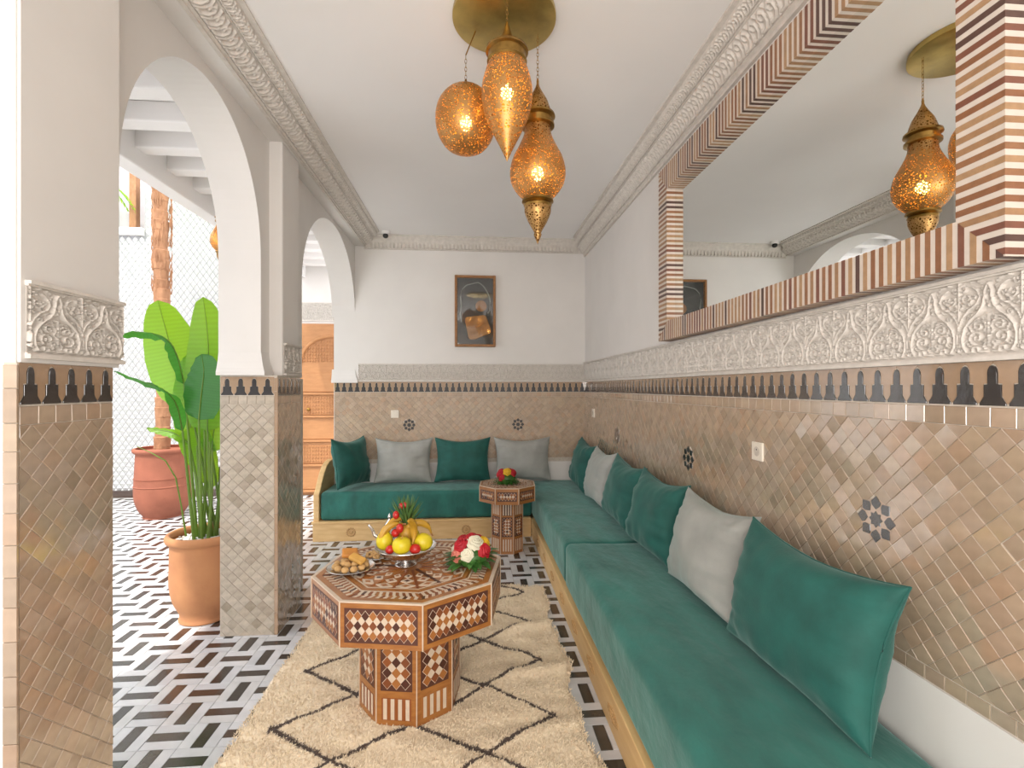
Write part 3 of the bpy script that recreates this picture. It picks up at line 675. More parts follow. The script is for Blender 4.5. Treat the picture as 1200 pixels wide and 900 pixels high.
m1 = rounded_box(-1.475, .615, 4.995, 5.52, .197, .470, .035, 40, 14, 6, .007, 1, .008)
tag(m1.build('seat_mattress', M['teal_seat'], None, 'all'), 'long teal velvet seat mattress along the far wall', 'seat mattress')
m2 = rounded_box(.622, 1.272, 3.255, 5.52, .185, .466, .04, 14, 40, 6, .009, 5, .008)
tag(m2.build('seat_mattress', M['teal_seat'], None, 'all'), 'teal velvet seat mattress in the right corner beyond the seam', 'seat mattress')
m3 = rounded_box(.618, 1.272, .50, 3.245, .185, .476, .04, 14, 50, 6, .009, 9, .010)
tag(m3.build('seat_mattress', M['teal_seat'], None, 'all'), 'nearest and longest teal velvet seat mattress on the right', 'seat mattress')
# ---- cushions
def cushion_mesh(W, H, T, m_, seed=0, folds=1.0, sag=0):
    n = 44; rnd = random.Random(seed); V = []; F = []
    def pt(u, v, sgn):
        e = 1-abs(u)**2.4; e2 = 1-abs(v)**2.4
        x = u*W/2*(1-.11*(1-v*v)); z = v*H/2*(1-(.21 if v > 0 else .08)*(1-abs(u)**1.8)*abs(v))
        th = T/2*1.18*(max(0,e)*max(0,e2))**.48
        f = 0
        # folds running in from the left, right sides and the corners
        au, av = abs(u), abs(v)
        f += .030*noise.noise(Vector((u*1.3, v*6.5, seed*1.3)))*max(0,au-.25)*folds*(1-av**6)*(1-au**8)
        f += .024*noise.noise(Vector((u*6, v*1.3, seed*2.1)))*max(0,av-.3)*folds*(1-au**6)*(1-av**8)
        f += noise.noise(Vector((u*1.6+seed, v*1.6, seed*.7)))*.020*folds
        th = max(.0, th+f*min(1, th/(T*.2)))
        if sag: z -= sag*(1-(v+1)/2)*abs(u)**4*(.02) 
        return (x, sgn*th, z)
    idx = {}
    for sg in (1,-1):
        for j in range(n+1):
            for i in range(n+1):
                edge = i in (0,n) or j in (0,n)
                key = (i,j,0 if edge else sg)
                if key not in idx: 
                    a = math.sin(math.pi/2*(2*i/n-1)); b = math.sin(math.pi/2*(2*j/n-1))
                    V.append(pt(a, b, sg)); idx[key] = len(V)-1
    def g(i,j,sg): return idx[(i,j,0 if (i in (0,n) or j in (0,n)) else sg)]
    for j in range(n):
        for i in range(n):
            F.append((g(i,j,-1),g(i+1,j,-1),g(i+1,j+1,-1),g(i,j+1,-1))); F.append((g(i,j,1),g(i,j+1,1),g(i+1,j+1,1),g(i+1,j,1)))
    mb = MB(); mb.v = V; mb.f = F; me = mb.mesh('cover', m_, 'all')
    # piping loop at the seam
    loop = []
    for i in range(n): loop.append(V[g(i,0,1)])
    for j in range(n): loop.append(V[g(n,j,1)])
    for i in range(n,0,-1): loop.append(V[g(i,n,1)])
    for j in range(n,0,-1): loop.append(V[g(0,j,1)])
    pm = MB().tube(loop, .0035, 6, closed=True).mesh('seam', m_, 'all')
    return me, pm
def cushion(mkey, W, H, T, loc_, yaw, lean, label, seed, group=None, roll=0, folds=1.0):
    me, pm = cushion_mesh(W, H, T, M[mkey], seed, folds)
    t = thing('cushion', loc_, label, 'cushion', group)
    t.rotation_mode = 'XYZ'
    # local -Y is the front of the cushion
    t.rotation_euler = (Matrix.Rotation(yaw,4,'Z') @ Matrix.Rotation(-lean,4,'X') @ Matrix.Rotation(roll,4,'Y')).to_euler()
    link('cover', me, t); link('seam', pm, t); return t
CU = 'cushions on the seats'
H_ = .475; zc = .47+.235
# right wall: front faces -X  (yaw = -90deg turns -Y to -X)
q = R(-90)
rc = [(1.62,.70,'teal',.20,'large teal cushion nearest the camera, deep folds at its lower corner',11,.02,0.06),
      (2.30,.64,'grey',.19,'grey cushion between the two nearest teal cushions on the right seat',23,0,.04),
      (2.98,.66,'teal',.20,'teal cushion beside the grey one, below the second nearest wall star',31,0,.04),
      (3.64,.66,'teal',.17,'teal cushion between a grey cushion and a brighter teal one on the right seat',47,.03,.02),
      (4.30,.62,'grey',.17,'pale grey cushion near the corner on the right seat',53,-.02,.02),
      (4.98,.62,'teal',.17,'teal cushion upright in the far right corner',61,0.05,.02)]
for yc, W, mk, T, lb, sd, roll, dyaw in rc:
    cushion(mk, W, H_, T, (1.138-.01*(sd==11), yc, zc+.022), q+dyaw, R(14), lb, sd, CU, roll)
bc = [(-.72,.61,'grey','grey cushion beside the teal corner one against the far wall',3),(-.09,.60,'teal','teal cushion in the middle of the far wall between two grey ones',5),(.56,.62,'grey','grey cushion against the far wall behind the small side table',8)]
for xc, W, mk, lb, sd in bc: cushion(mk, W, H_, .17, (xc, 5.395, zc+.022), 0, R(13), lb, sd, CU, 0)
cushion('teal', .55, .50, .19, (-1.235, 5.25, zc+.035), R(68), R(10), 'teal cushion turned sideways against the wooden arm at the left end', 71, CU, .03)
# ---- rug
rg = thing('rug', (-.24, 2.65, 0), 'cream shaggy wool rug with dark diamond lines under the octagonal table', 'rug')
def linefac(x, y):
    wob = .02*noise.noise(Vector((x*5, y*5, 1.3)))
    if x < -.87 or x > .385: return 0
    a = (x-.375+wob)/.308; b = (y-2.225+wob)/.225
    d = min(abs(((a+b)+1) % 2-1), abs(((a-b)+1) % 2-1))*.19
    return 1 if d < .0105+.006*noise.noise(Vector((x*23,y*23,4))) else 0
def rug_z(x, y):
    z = .022+.008*noise.noise(Vector((x*3, y*3, 0)))+.012*noise.noise(Vector((x*8, y*10, 2)))
    for (cy, amp) in ((3.02,.028),(2.55,.024),(2.12,.020)): z += amp*math.exp(-((y-cy-.25*(x-.3))/.045)**2)*max(0, min(1, (x-.02)/.35))
    return z
def rug_edge(y): return .52+.018*math.sin(y*7.5)+.012*math.sin(y*17+1)-.03*(3.7-y)/2
ya, yb = 1.35, 3.70
NX, NY = 260, 400
V = []; A = []
for j in range(NY+1):
    y = ya+(yb-ya)*j/NY; xr = rug_edge(y); xl = -1.0+.012*math.sin(y*9)
    for i in range(NX+1):
        x = xl+(xr-xl)*i/NX; yy_ = y+.012*math.sin(x*9)
        e = min(i, NX-i)/4; e2 = min(j, NY-j)/5
        z = rug_z(x, y)*min(1, .35+.65*min(e, e2, 1))+.006*noise.noise(Vector((x*70, y*70, 0)))+.002*random.random()
        V.append((x+.24, yy_-2.65, z)); A.append(linefac(x, y))
mb = MB(); mb.v = V; mb.f = [(j*(NX+1)+i, j*(NX+1)+i+1, (j+1)*(NX+1)+i+1, (j+1)*(NX+1)+i) for j in range(NY) for i in range(NX)]
base = mb.build('weave', M['rug'], rg, 'all'); at = base.data.attributes.new('line', 'FLOAT', 'POINT'); at.data.foreach_set('value', [float(a) for a in A])
V = []; F = []; A = []
for k in range(90000):
    x = random.uniform(-1.0, .54); y = random.uniform(1.55, yb)
    if x > rug_edge(y)+.006: continue
    z = rug_z(x, y)-.004; a = random.uniform(0, 6.283); t = random.uniform(.2,1.1); L_ = random.uniform(.011,.021); wd = .0022
    dx, dy = math.cos(a)*math.sin(t)*L_, math.sin(a)*math.sin(t)*L_; px, py = -math.sin(a)*wd, math.cos(a)*wd
    o = len(V); x_, y_ = x+.24, y+.012*math.sin(x*9)-2.65
    V += [(x_-px,y_-py,z),(x_+px,y_+py,z),(x_+dx*.6+px*.7,y_+dy*.6+py*.7,z+L_*.6*math.cos(t)+.003),(x_+dx,y_+dy,z+L_*math.cos(t)*.9)]
    F += [(o,o+1,o+2),(o,o+2,o+3)]; l = float(linefac(x, y)); A += [l]*4
mb = MB(); mb.v = V; mb.f = F; pile = mb.build('wool_pile', M['rug'], rg); at = pile.data.attributes.new('line', 'FLOAT', 'POINT'); at.data.foreach_set('value', A); tag(pile, kind='stuff')
# ---- octagonal marquetry tables
def octpts(r, rot): return [(r*math.cos(rot+math.pi/4*i), r*math.sin(rot+math.pi/4*i)) for i in range(8)]
def diamonds_panel(parent, mtx, W, H, nx, ny, m=.0):
    """dark backing, bone lozenge lattice with zigzag rim, brown lozenges"""
    px, pz = W/(nx+.3), H/(ny+.3)
    MB().box(-W/2-.004, W/2+.004, -H/2-.004, H/2+.004, 0, .0012, mtx).build('inlay_ground', M['inlay_dark'], parent)
    wb_, bb_ = MB(), MB()
    for i in range(nx):
        for j in range(ny):
            cx = (i-(nx-1)/2)*px; cz = (j-(ny-1)/2)*pz
            a, b = px*.58, pz*.58; wb_.prism([(cx+a,cz),(cx,cz+b),(cx-a,cz),(cx,cz-b)], .0012, .0020+.00002*((i+j)%2), mtx, back=False)
            if i < nx-1 and j < ny-1:
                cx2, cz2 = cx+px/2, cz+pz/2; a, b = px*.5, pz*.5; wb_.prism([(cx2+a,cz2),(cx2,cz2+b),(cx2-a,cz2),(cx2,cz2-b)], .0012, .00195, mtx, back=False)
            a, b = px*.51, pz*.51; bb_.prism([(cx+a,cz),(cx,cz+b),(cx-a,cz),(cx,cz-b)], .0015, .0032, mtx, back=False)
    wb_.build('bone_lattice', M['bone'], parent); bb_.build('wood_lozenges', M['inlay_brown'], parent)
def stripes_panel(parent, mtx, W, H, n):
    MB().box(-W/2, W/2, -H/2, H/2, 0, .0012, mtx).build('inlay_ground', M['inlay_brown'], parent)
    s_ = MB(); p = W/n
    for i in range(n): x = -W/2+(i+.5)*p; s_.box(x-p*.25, x+p*.25, -H/2+.003, H/2-.003, .0008, .0022, mtx)
    s_.build('bone_strips', M['bone'], parent)
def octtable(loc_, label, top, rad, ap, crad, rot, base_z, cfg, name='octagonal_table', group=None):
    t = thing(name, loc_, label, 'table', group)
    zt = top-base_z
    bev(MB().prism(octpts(rad, rot), zt-ap, zt-.004).build('apron', M['walnut'], t), .0015, 1)
    MB().prism(octpts(crad, rot), 0, zt-ap).build('pedestal', M['walnut'], t)
    sd = 2*rad*math.sin(math.pi/8); csd = 2*crad*math.sin(math.pi/8)
    eb = MB()
    for i, (x, y) in enumerate(octpts(rad, rot)):
        eb.tube([(x,y,zt-ap),(x,y,zt-.002)], .0032, 6)
    pts = octpts(rad-.001, rot); eb.tube([(x,y,zt-.003) for x, y in pts], .0036, 6, closed=True)
    for x, y in octpts(crad, rot): eb.tube([(x,y,0),(x,y,zt-ap)], .0026, 6)
    eb.build('bone_edging', M['bone'], t)
    for i in range(8):
        a = rot+math.pi/4*(i+.5); n = (math.cos(a), math.sin(a), 0)
        d = rad*math.cos(math.pi/8); f = Face((n[0]*d, n[1]*d, 0), n)
        W, H = sd*cfg['aw'], ap*cfg['ah']; diamonds_panel(t, f.m(0, zt-ap/2-.002, 0), W, H, cfg['an'][0], cfg['an'][1])
        d = crad*math.cos(math.pi/8); f = Face((n[0]*d, n[1]*d, 0), n); hc = zt-ap
        for kind, z0, z1, k in cfg['col']:
            W = csd*.74; H = (z1-z0)*hc; zc_ = (z0+z1)/2*hc
            if kind == 'd': diamonds_panel(t, f.m(0, zc_, 0), W, H, k[0], k[1])
            else: stripes_panel(t, f.m(0, zc_, 0), W, H, k)
    # top: rings and star
    def ring(r0, r1, z, m_, nm):
        A_, B_ = octpts(r0, rot), octpts(r1, rot); mb = MB()
        vs = [(x,y,z) for x,y in A_]+[(x,y,z) for x,y in B_]+[(x,y,z-.004) for x,y in A_]+[(x,y,z-.004) for x,y in B_]
        fs = []
        for i in range(8): j = (i+1)%8; fs += [(i,j,8+j,8+i)[::-1],(i,16+i,16+j,j),(8+i,8+j,24+j,24+i)]
        mb.add(vs, fs); return mb.build(nm, m_, t)
    MB().prism(octpts(rad*.99, rot), zt-.006, zt-.0035).build('table_top', M['walnut'], t)
    ring(rad*.995, rad*.965, zt, M['bone'], 'bone_ring'); ring(rad*.963, rad*.90, zt, M['walnut'], 'wood_ring')
    ring(rad*.74, rad*.725, zt, M['bone'], 'bone_ring'); ring(rad*.70, rad*.66, zt, M['walnut'], 'wood_ring'); ring(rad*.655, rad*.64, zt, M['bone'], 'bone_ring')
    bw, bd = MB(), MB()
    for (ra, rb, nseg, sk) in ((.895,.835,cfg['seg'],.5),(.83,.75,cfg['seg'],-.5)):
        for i in range(8):
            A0, A1 = Vector(octpts(rad*ra, rot)[i]), Vector(octpts(rad*ra, rot)[(i+1)%8]); B0, B1 = Vector(octpts(rad*rb, rot)[i]), Vector(octpts(rad*rb, rot)[(i+1)%8])
            for k in range(nseg):
                f0, f1 = (k+.04)/nseg, (k+.96)/nseg; p = [A0.lerp(A1,f0), A0.lerp(A1,f1), B0.lerp(B1, min(1,f1+sk/nseg)), B0.lerp(B1, min(1,f0+sk/nseg))]
                (bw if k % 2 else bd).prism([(v.x,v.y) for v in reversed(p)][::-1], zt-.004, zt-.0002+.0004*(k%2), back=False)
    # inner star
    for i in range(16):
        a = rot+math.pi/8*i; mt = Matrix.Rotation(a, 4, 'Z')
        bd.box(rad*.12, rad*.60, -.006, .006, zt-.004, zt+.0002, mt)
        a2 = a+math.pi/16; mt = Matrix.Rotation(a2, 4, 'Z')
        for (r0, r1, w0) in ((.24,.34,.018),(.36,.47,.030),(.49,.60,.044)):
            q_ = w0*rad/.445; bw.prism([(rad*r0,0),(rad*(r0+r1)/2,-q_),(rad*r1,0),(rad*(r0+r1)/2,q_)], zt-.004, zt, mt, back=False)
            q_ *= .45; c_ = (r0+r1)/2; e_ = (r1-r0)*.25; bd.prism([(rad*(c_-e_),0),(rad*c_,-q_),(rad*(c_+e_),0),(rad*c_,q_)], zt-.003, zt+.0006, mt, back=False)
    bw.build('bone_mosaic', M['bone'], t); bd.build('wood_mosaic', M['inlay_brown'], t)
    return t
ang0 = -.173+math.pi/8
ROT = -.173-math.pi/2-math.pi/8
octtable((-.287, 2.415, .022), 'large octagonal inlaid coffee table on a pedestal standing on the rug', .645, .445, .186, .237, ROT, .022,
         dict(aw=.86, ah=.70, an=(9,3), seg=19, col=[('d',.36,.92,(3,5)),('s',.06,.28,4)]), 'coffee_table')
octtable((.335, 4.60, 0), 'small octagonal inlaid side table standing by the corner of the seats', .615, .272, .145, .155, -math.pi/2-math.pi/8-.08, 0,
         dict(aw=.80, ah=.52, an=(6,2), seg=11, col=[('s',.74,.98,4),('d',.34,.70,(3,6)),('s',.05,.29,4)]), 'side_table')
# ---- mirror
my0, my1, mz0, mz1 = 1.032, 3.121, 1.800, 2.885; fw = .115; xf = 1.21
mir = thing('wall_mirror', (1.25, (my0+my1)/2, mz0), 'large horizontal mirror in a striped bone and wood frame on the right wall', 'mirror')
fm = MB()
O = [(my0,mz0),(my1,mz0),(my1,mz1),(my0,mz1)]; I_ = [(my0+fw,mz0+fw),(my1-fw*1.15,mz0+fw),(my1-fw*1.15,mz1-fw*1.3),(my0+fw,mz1-fw*1.3)]
for k in range(4):
    l = (k+1) % 4; vs = []
    for (y, z) in (O[k],O[l],I_[l],I_[k]): vs += [(xf,y,z),(1.289,y,z)]
    fm.add(vs, [(0,2,4,6),(1,7,5,3),(0,1,3,2),(4,5,7,6),(0,6,7,1),(2,3,5,4)])
sub(fm, 'frame', M['frame_white'], mir)
sub(MB().box(1.262, 1.268, my0+.05, my1-.05, mz0+.05, mz1-.05), 'mirror_glass', M['mirror'], mir)
strips = []
P_ = .030
def stripbox(a, b, c, d):   # quad in (y,z), covers front and both sides
    vs = []
    for (y, z) in (a,b,c,d): vs += [(xf-.0009,y,z),(1.287,y,z)]
    return MB().add(vs, [(0,2,4,6),(1,7,5,3),(0,1,3,2),(4,5,7,6),(0,6,7,1),(2,3,5,4)])
hh = .0005
def lerp(a, b, t): return a+(b-a)*t
# horizontals
for (zo, zi, sgn) in ((mz0, I_[0][1], 1), (mz1, I_[2][1], -1)):
    y = my0+.004
    while y < my1-.012:
        ya_, yb_ = y, y+P_*.52
        def zin(yv):
            if yv < I_[0][0]: return lerp(zo, zi, (yv-my0)/(I_[0][0]-my0))
            if yv > I_[1][0]: return lerp(zo, zi, (my1-yv)/(my1-I_[1][0]))
            return zi
        strips.append(stripbox((ya_, zo-sgn*hh),(yb_, zo-sgn*hh),(yb_, zin(yb_)+sgn*hh),(ya_, zin(ya_)+sgn*hh))); y += P_
for (yo, yi, sgn) in ((my0, I_[0][0], 1), (my1, I_[1][0], -1)):
    z = mz0+.004
    while z < mz1-.012:
        za, zb = z, z+P_*.52
        def yin(zv):
            if zv < I_[0][1]: return lerp(yo, yi, (zv-mz0)/(I_[0][1]-mz0))
            if zv > I_[2][1]: return lerp(yo, yi, (mz1-zv)/(mz1-I_[2][1]))
            return yi
        strips.append(stripbox((yo-sgn*hh, za),(yo-sgn*hh, zb),(yin(zb)+sgn*hh, zb),(yin(za)+sgn*hh, za))); z += P_
for s_ in strips: sub(s_, 'wood_strip', M['frame_strip'], mir)
# ---- picture on the far wall
fp = Face((0,YB,0),(0,-1,0)); pic = thing('picture', (.05, YB-.03, 1.95), 'tall framed picture of a tan pouch on a cord against slate, on the far wall', 'picture')
xa, xb, za, zb = -.180, .272, 1.955, 2.745
sub(MB().box(xa+.02, xb-.02, za+.02, zb-.02, .002, .014, fp.m()), 'backing', M['slate'], pic)
for (a0_,b0_,c0_,d0_) in ((xa,xa+.028,za,zb),(xb-.028,xb,za,zb)):
    bev(sub(MB().box(a0_,b0_,c0_,d0_,0,.055,fp.m()), 'frame_rail', M['picframe'], pic), .006)
for (c0_,d0_) in ((za,za+.028),(zb-.028,zb)): bev(sub(MB().box(xa+.01,xb-.01,c0_,d0_,0,.05,fp.m()), 'frame_rail', M['picframe'], pic), .006)
def fpt(u, v, d): return tuple(fp.m() @ Vector((lerp(xa, xb, (u-240)/365), lerp(zb, za, (v-175)/635), d)))
cordp = [(300,590),(290,520),(298,440),(290,360),(305,300),(345,260),(400,245),(450,235),(490,260),(520,300),(545,350),(558,410),(556,480),(535,510)]
sub(MB().tube([fpt(a,b,.022) for a,b in cordp], .007, 8), 'cord', M['cord'], pic, True)
pch = [(330,560),(345,545),(500,525),(520,535),(565,660),(560,685),(420,745),(375,745),(362,730)]
pm_ = [(lerp(xa, xb, (u-240)/365), lerp(zb, za, (v-175)/635)) for u, v in reversed(pch)]
bev(sub(MB().prism(pm_, .014, .034, fp.m()), 'pouch', M['leather'], pic), .006, 2)
pq = [(350,630),(440,640),(500,600),(520,600)]
sub(MB().tube([fpt(a,b,.036) for a,b in pq], .005, 6), 'flap_edge', M['picframe'], pic, True)
for (u_, v_) in ((395,590),(430,680),(480,650),(400,690),(450,600)):
    sub(MB().tube([fpt(u_+14*math.cos(t), v_+12*math.sin(t), .035) for t in [k*.7 for k in range(9)]], .0025, 5, closed=True), 'tooling', M['picframe'], pic, True)
sub(MB().lathe([(0.0001,0),(.058,0),(.062,.006),(.05,.014),(0.0001,.016)], 24, Matrix.Translation(fpt(475,445,.014)) @ Matrix.Rotation(R(90),4,'X')), 'disc', M['picframe'], pic, True)
sub(MB().box(xa+.02, xb-.02, za+.02, zb-.02, .044, .046, fp.m()), 'glass', M['glass'], pic)
# ---- switches, sockets
def plate(face, s, z, label, cat, hole=True, sz=.082):
    p = face.m(s, z) @ Vector((0,0,.004)); t = thing('wall_socket' if hole else 'light_switch', p, label, cat)
    h = sz/2; bev(sub(MB().box(-h,h,-h,h,-.004,.010,face.m(s,z)), 'plate', M['switch'], t), .003)
    if hole:
        sub(MB().prism([(.022*math.cos(a*.5236),.022*math.sin(a*.5236)) for a in range(12)], .010, .0108, face.m(s,z)), 'recess', M['grout'], t)
        sub(MB().prism([(.004*math.cos(a),.004*math.sin(a)) for a in range(6)], .010, .0115, face.m(s,z+.008)), 'pin', M['black'], t)
    else: bev(sub(MB().box(-.026,.026,-.026,.026,.009,.013,face.m(s,z)), 'rocker', M['switch'], t), .002)
plate(f5, -2.128, 1.215, 'cream wall socket on the right wall tiles between the stars', 'socket')
plate(f5, -5.13, 1.235, 'cream wall plate high on the right wall near the corner', 'socket', sz=.09)
plate(f6, -.834, 1.213, 'white light switch beside the left star on the far wall', 'switch', False, .085)
# ---- security camera
sc_ = thing('security_camera', (-.905, 5.36, CZ), 'tiny black dome camera at the far left corner of the ceiling', 'camera')
MB().lathe([(.045,0),(.045,-.02),(.035,-.03)], 20).build('mount', M['ceiling'], sc_, True); MB().ball((0,0,-.045), .03,.03,.028).build('dome', M['black'], sc_, True)
# ---- pendant lanterns
can = tag(MB().lathe([(.0001,0.03),(.227,.03),(.229,.02),(.229,.003),(.224,0),(.0001,-.004)][::-1], 64).build('ceiling_rose', M['brass'], None, True, (.147,2.20,3.128)), 'round hammered brass ceiling plate carrying the three lanterns', 'ceiling plate')
def chain(t, p0, p1, ln=.022):
    d = Vector(p1)-Vector(p0); n = max(2, int(d.length/(ln*.72))); mb = MB(); rot = Vector((0,0,1)).rotation_difference(d).to_matrix().to_4x4()
    for i in range(n):
        c_ = Vector(p0)+d*((i+.5)/n); lk = [(.0048*math.cos(a)*1.0, 0, ln/2*math.sin(a)) for a in [k*math.pi/5 for k in range(10)]]
        mb.tube(lk, .0013, 5, Matrix.Translation(c_) @ rot @ Matrix.Rotation(R(90*(i%2)),4,'Z'), closed=True)
    mb.build('chain', M['brass_dark'], t, True)
def smoothprof(pr, k=5):
    out = []
    for i in range(len(pr)-1):
        p0, p1, p2, p3 = pr[max(i-1,0)], pr[i], pr[i+1], pr[min(i+2,len(pr)-1)]
        for j in range(k):
            t = j/k; f = lambda a,b,c,d: .5*(2*b+(c-a)*t+(2*a-5*b+4*c-d)*t*t+(-a+3*b-3*c+d)*t**3)
            out.append((max(.0002, f(p0[0],p1[0],p2[0],p3[0])), f(p0[1],p1[1],p2[1],p3[1])))
    out.append(pr[-1]); return out
def lantern(x, y, ztop, label, parts, hook, bulbz, watts, group='pierced brass lanterns of the cluster', name='pendant_lantern'):
    t = thing(name, (x, y, ztop), label, 'lantern', group)
    for nm, pr, mk, sm_ in parts:
        MB().lathe(smoothprof(pr) if sm_ else pr, 48).build(nm, M[mk], t, True)
    if hook:
        if abs(hook[0]-x)+abs(hook[1]-y) > .03:
            e = (0,0,.11); chain(t, (0,0,0), e); MB().tube([e,(hook[0]-x,hook[1]-y,hook[2]-ztop)], .003, 6).build('hook_rod', M['brass_dark'], t)
        else: chain(t, (0,0,0), (hook[0]-x, hook[1]-y, hook[2]-ztop))
    MB().ball((0,0,bulbz), .027,.027,.034, 14, 10).build('bulb', M['bulb'], t, True)
    MB().tube([(0,0,bulbz+.02),(0,0,-.01)], .006, 6).build('bulb_holder', M['brass_dark'], t)
    l = bpy.data.lights.new('lantern_light', 'POINT'); l.energy = watts; l.color = (1,.6,.22); l.shadow_soft_size = .03
    lo = bpy.data.objects.new('lantern_light', l); C.objects.link(lo); lo.parent = t; lo.location = (0,0,bulbz)
    return t
# pear shaped lantern (right)
pear = lambda s: [('top_cap', [(.004*s,.0),(.007*s,-.03*s),(.02*s,-.06*s),(.045*s,-.105*s),(.060*s,-.15*s),(.062*s,-.17*s)], 'pierced', True),
    ('collar', [(.062*s,-.168*s),(.080*s,-.172*s),(.082*s,-.182*s),(.066*s,-.19*s),(.064*s,-.21*s),(.078*s,-.215*s),(.078*s,-.226*s),(.062*s,-.23*s)], 'brass_dark', False),
    ('body', [(.060*s,-.23*s),(.066*s,-.27*s),(.088*s,-.32*s),(.118*s,-.38*s),(.130*s,-.44*s),(.122*s,-.49*s),(.095*s,-.535*s),(.062*s,-.565*s)], 'pierced', True),
    ('lower_collar', [(.062*s,-.562*s),(.072*s,-.568*s),(.074*s,-.578*s),(.058*s,-.586*s),(.066*s,-.594*s),(.060*s,-.604*s)], 'brass_dark', False),
    ('finial', [(.062*s,-.604*s),(.060*s,-.63*s),(.044*s,-.67*s),(.024*s,-.705*s),(.016*s,-.722*s),(.018*s,-.732*s),(.006*s,-.76*s),(.001,-.775*s)], 'pierced', True)]
lantern(.306, 2.27, 2.925, 'right hand lantern, pear shaped with a collared cup and pointed finial', pear(.985), (.306,2.27,3.128), -.44, 1.0)
lantern(-.024, 2.27, 2.905, 'left hand lantern, plain round pierced globe', [('top_cap', [(.004,.0),(.008,-.012),(.02,-.022),(.03,-.03)], 'brass_dark', True),
    ('body', [(.03,-.03),(.085,-.062),(.125,-.115),(.137,-.18),(.126,-.25),(.092,-.305),(.045,-.33),(.001,-.335)], 'pierced', True)], (.02,2.27,3.126), -.2, .9)
lantern(.148, 2.045, 3.01, 'centre lantern, long teardrop with flared neck and pointed tip', [('neck', [(.004,.0),(.010,-.02),(.022,-.055),(.04,-.085),(.072,-.105)], 'brass_dark', True),
    ('collar', [(.072,-.103),(.086,-.115),(.088,-.125),(.078,-.13),(.078,-.16),(.083,-.165),(.076,-.172)], 'brass_dark', False),
    ('body', [(.076,-.170),(.092,-.215),(.104,-.27),(.103,-.33),(.088,-.39),(.062,-.45),(.034,-.505),(.012,-.55),(.001,-.575)], 'pierced', True)], (.148,2.045,3.126), -.29, 1.0)
lantern(-2.006, 4.2, 3.0, 'small brass lantern hanging in the courtyard gallery beyond the first arch', pear(.70), (-2.006,4.2,3.30), -.30, .8, None)
# ---- potted plants
def pot(name, loc_, label, prof_, m_, extra=None):
    t = thing(name, loc_, label, 'potted plant')
    MB().lathe(smoothprof(prof_, 4), 48).build('pot', M[m_], t, True); return t
pA = pot('potted_banana_plant', (-1.735, 3.42, 0), 'broad leaved green plant in an ochre clay pot just beyond the first arch',
   [(.0002,0),(.145,0),(.150,.03),(.155,.06),(.190,.14),(.207,.24),(.206,.36),(.205,.46),(.205,.50),(.225,.515),(.232,.54),(.222,.56),(.205,.56),(.195,.54),(.195,.50),(.0002,.50)], 'terracotta')
pb = MB()
for i in range(420):
    a = random.uniform(0,6.28); r_ = .188*math.sqrt(random.random()); s_ = random.uniform(.008,.015)
    pb.ball((r_*math.cos(a), r_*math.sin(a), .505+random.uniform(0,.012)), s_, s_*random.uniform(.7,1), s_*.6, 6, 4)
tag(pb.build('pebbles', M['pebble'], pA, True), kind='stuff')
def leaf(parent, base, stem, pts, wid, side, m_='leaf', fold=.25, torn=0):
    """stem from the pot to the blade base, then a blade along pts with widths; side = direction the blade spreads"""
    n = 18; P = [Vector(p) for p in pts]
    def cr(t):
        k = t*(len(P)-1); i = min(int(k), len(P)-2); f = k-i
        a, b, c, d = P[max(i-1,0)], P[i], P[i+1], P[min(i+2,len(P)-1)]
        return .5*(2*b+(c-a)*f+(2*a-5*b+4*c-d)*f*f+(-a+3*b-3*c+d)*f**3)
    side = Vector(side).normalized(); V = []; F = []; UV = []
    mcols = 6
    for i in range(n+1):
        t = i/n; c = cr(t); d = (cr(min(1,t+.02))-cr(max(0,t-.02))).normalized(); s_ = (side-d*side.dot(d)).normalized(); nr = d.cross(s_)
        w_ = wid*(math.sin(math.pi*min(1,t*.97+.03)**.75)**.55 if 0 < t < 1 else .02)
        for k in range(-mcols, mcols+1):
            q_ = k/mcols; ww = w_*q_*(1-(torn*.5 if (i%5==0 and abs(q_)>.6) else 0))
            V.append(tuple(c+s_*ww+nr*(abs(q_)*w_*fold+.006*math.sin(i*2.1+k)*abs(q_)))); UV.append((q_, t))
    m_c = 2*mcols+1
    F = [(i*m_c+k, i*m_c+k+1, (i+1)*m_c+k+1, (i+1)*m_c+k) for i in range(n) for k in range(m_c-1)]
    mb = MB(); mb.v = V; mb.f = F; o = mb.build('leaf', M[m_], parent, 'all')
    uvl = o.data.uv_layers.new(name='UVMap')
    for lp in o.data.loops: uvl.data[lp.index].uv = UV[lp.vertex_index]
    rib = [tuple(cr(t/10)-Vector((0,0.002,0))) for t in range(11)]
    MB().tube(rib, [.005*(1-t/12) for t in range(11)], 6).build('midrib', M['stem'], o, True)
    B = Vector(base); S = P[0]; mid = B.lerp(S, .55)+Vector((0,0,.02))+(Vector(stem) if stem else Vector((0,0,0)))
    st_ = [B.lerp(mid, t/5).lerp(mid.lerp(S, t/5), t/5) for t in range(6)]
    MB().tube([tuple(p) for p in st_], [.011,.010,.009,.008,.007,.006], 8).build('stem', M['stem'], parent, True)
front = (1,0,0)
leaf(pA, (.02,.02,.5), None, [(0.005,0.000,1.216),(0.010,0.000,1.497),(0.021,-0.020,1.804),(0.004,-0.050,2.089)], .145, (1,.15,0), 'leaf', .10)
leaf(pA, (-.01,-.04,.5), None, [(0.014,-0.120,1.297),(0.035,-0.130,1.460),(0.050,-0.130,1.600),(0.030,-0.120,1.714)], .135, (1,-.2,0), 'leaf_deep', .10)
leaf(pA, (-.05,.05,.5), None, [(-0.238,0.200,1.408),(-0.316,0.220,1.646),(-0.361,0.200,1.869),(-0.375,0.120,2.091)], .18, (1,.2,.25), 'leaf', .12)
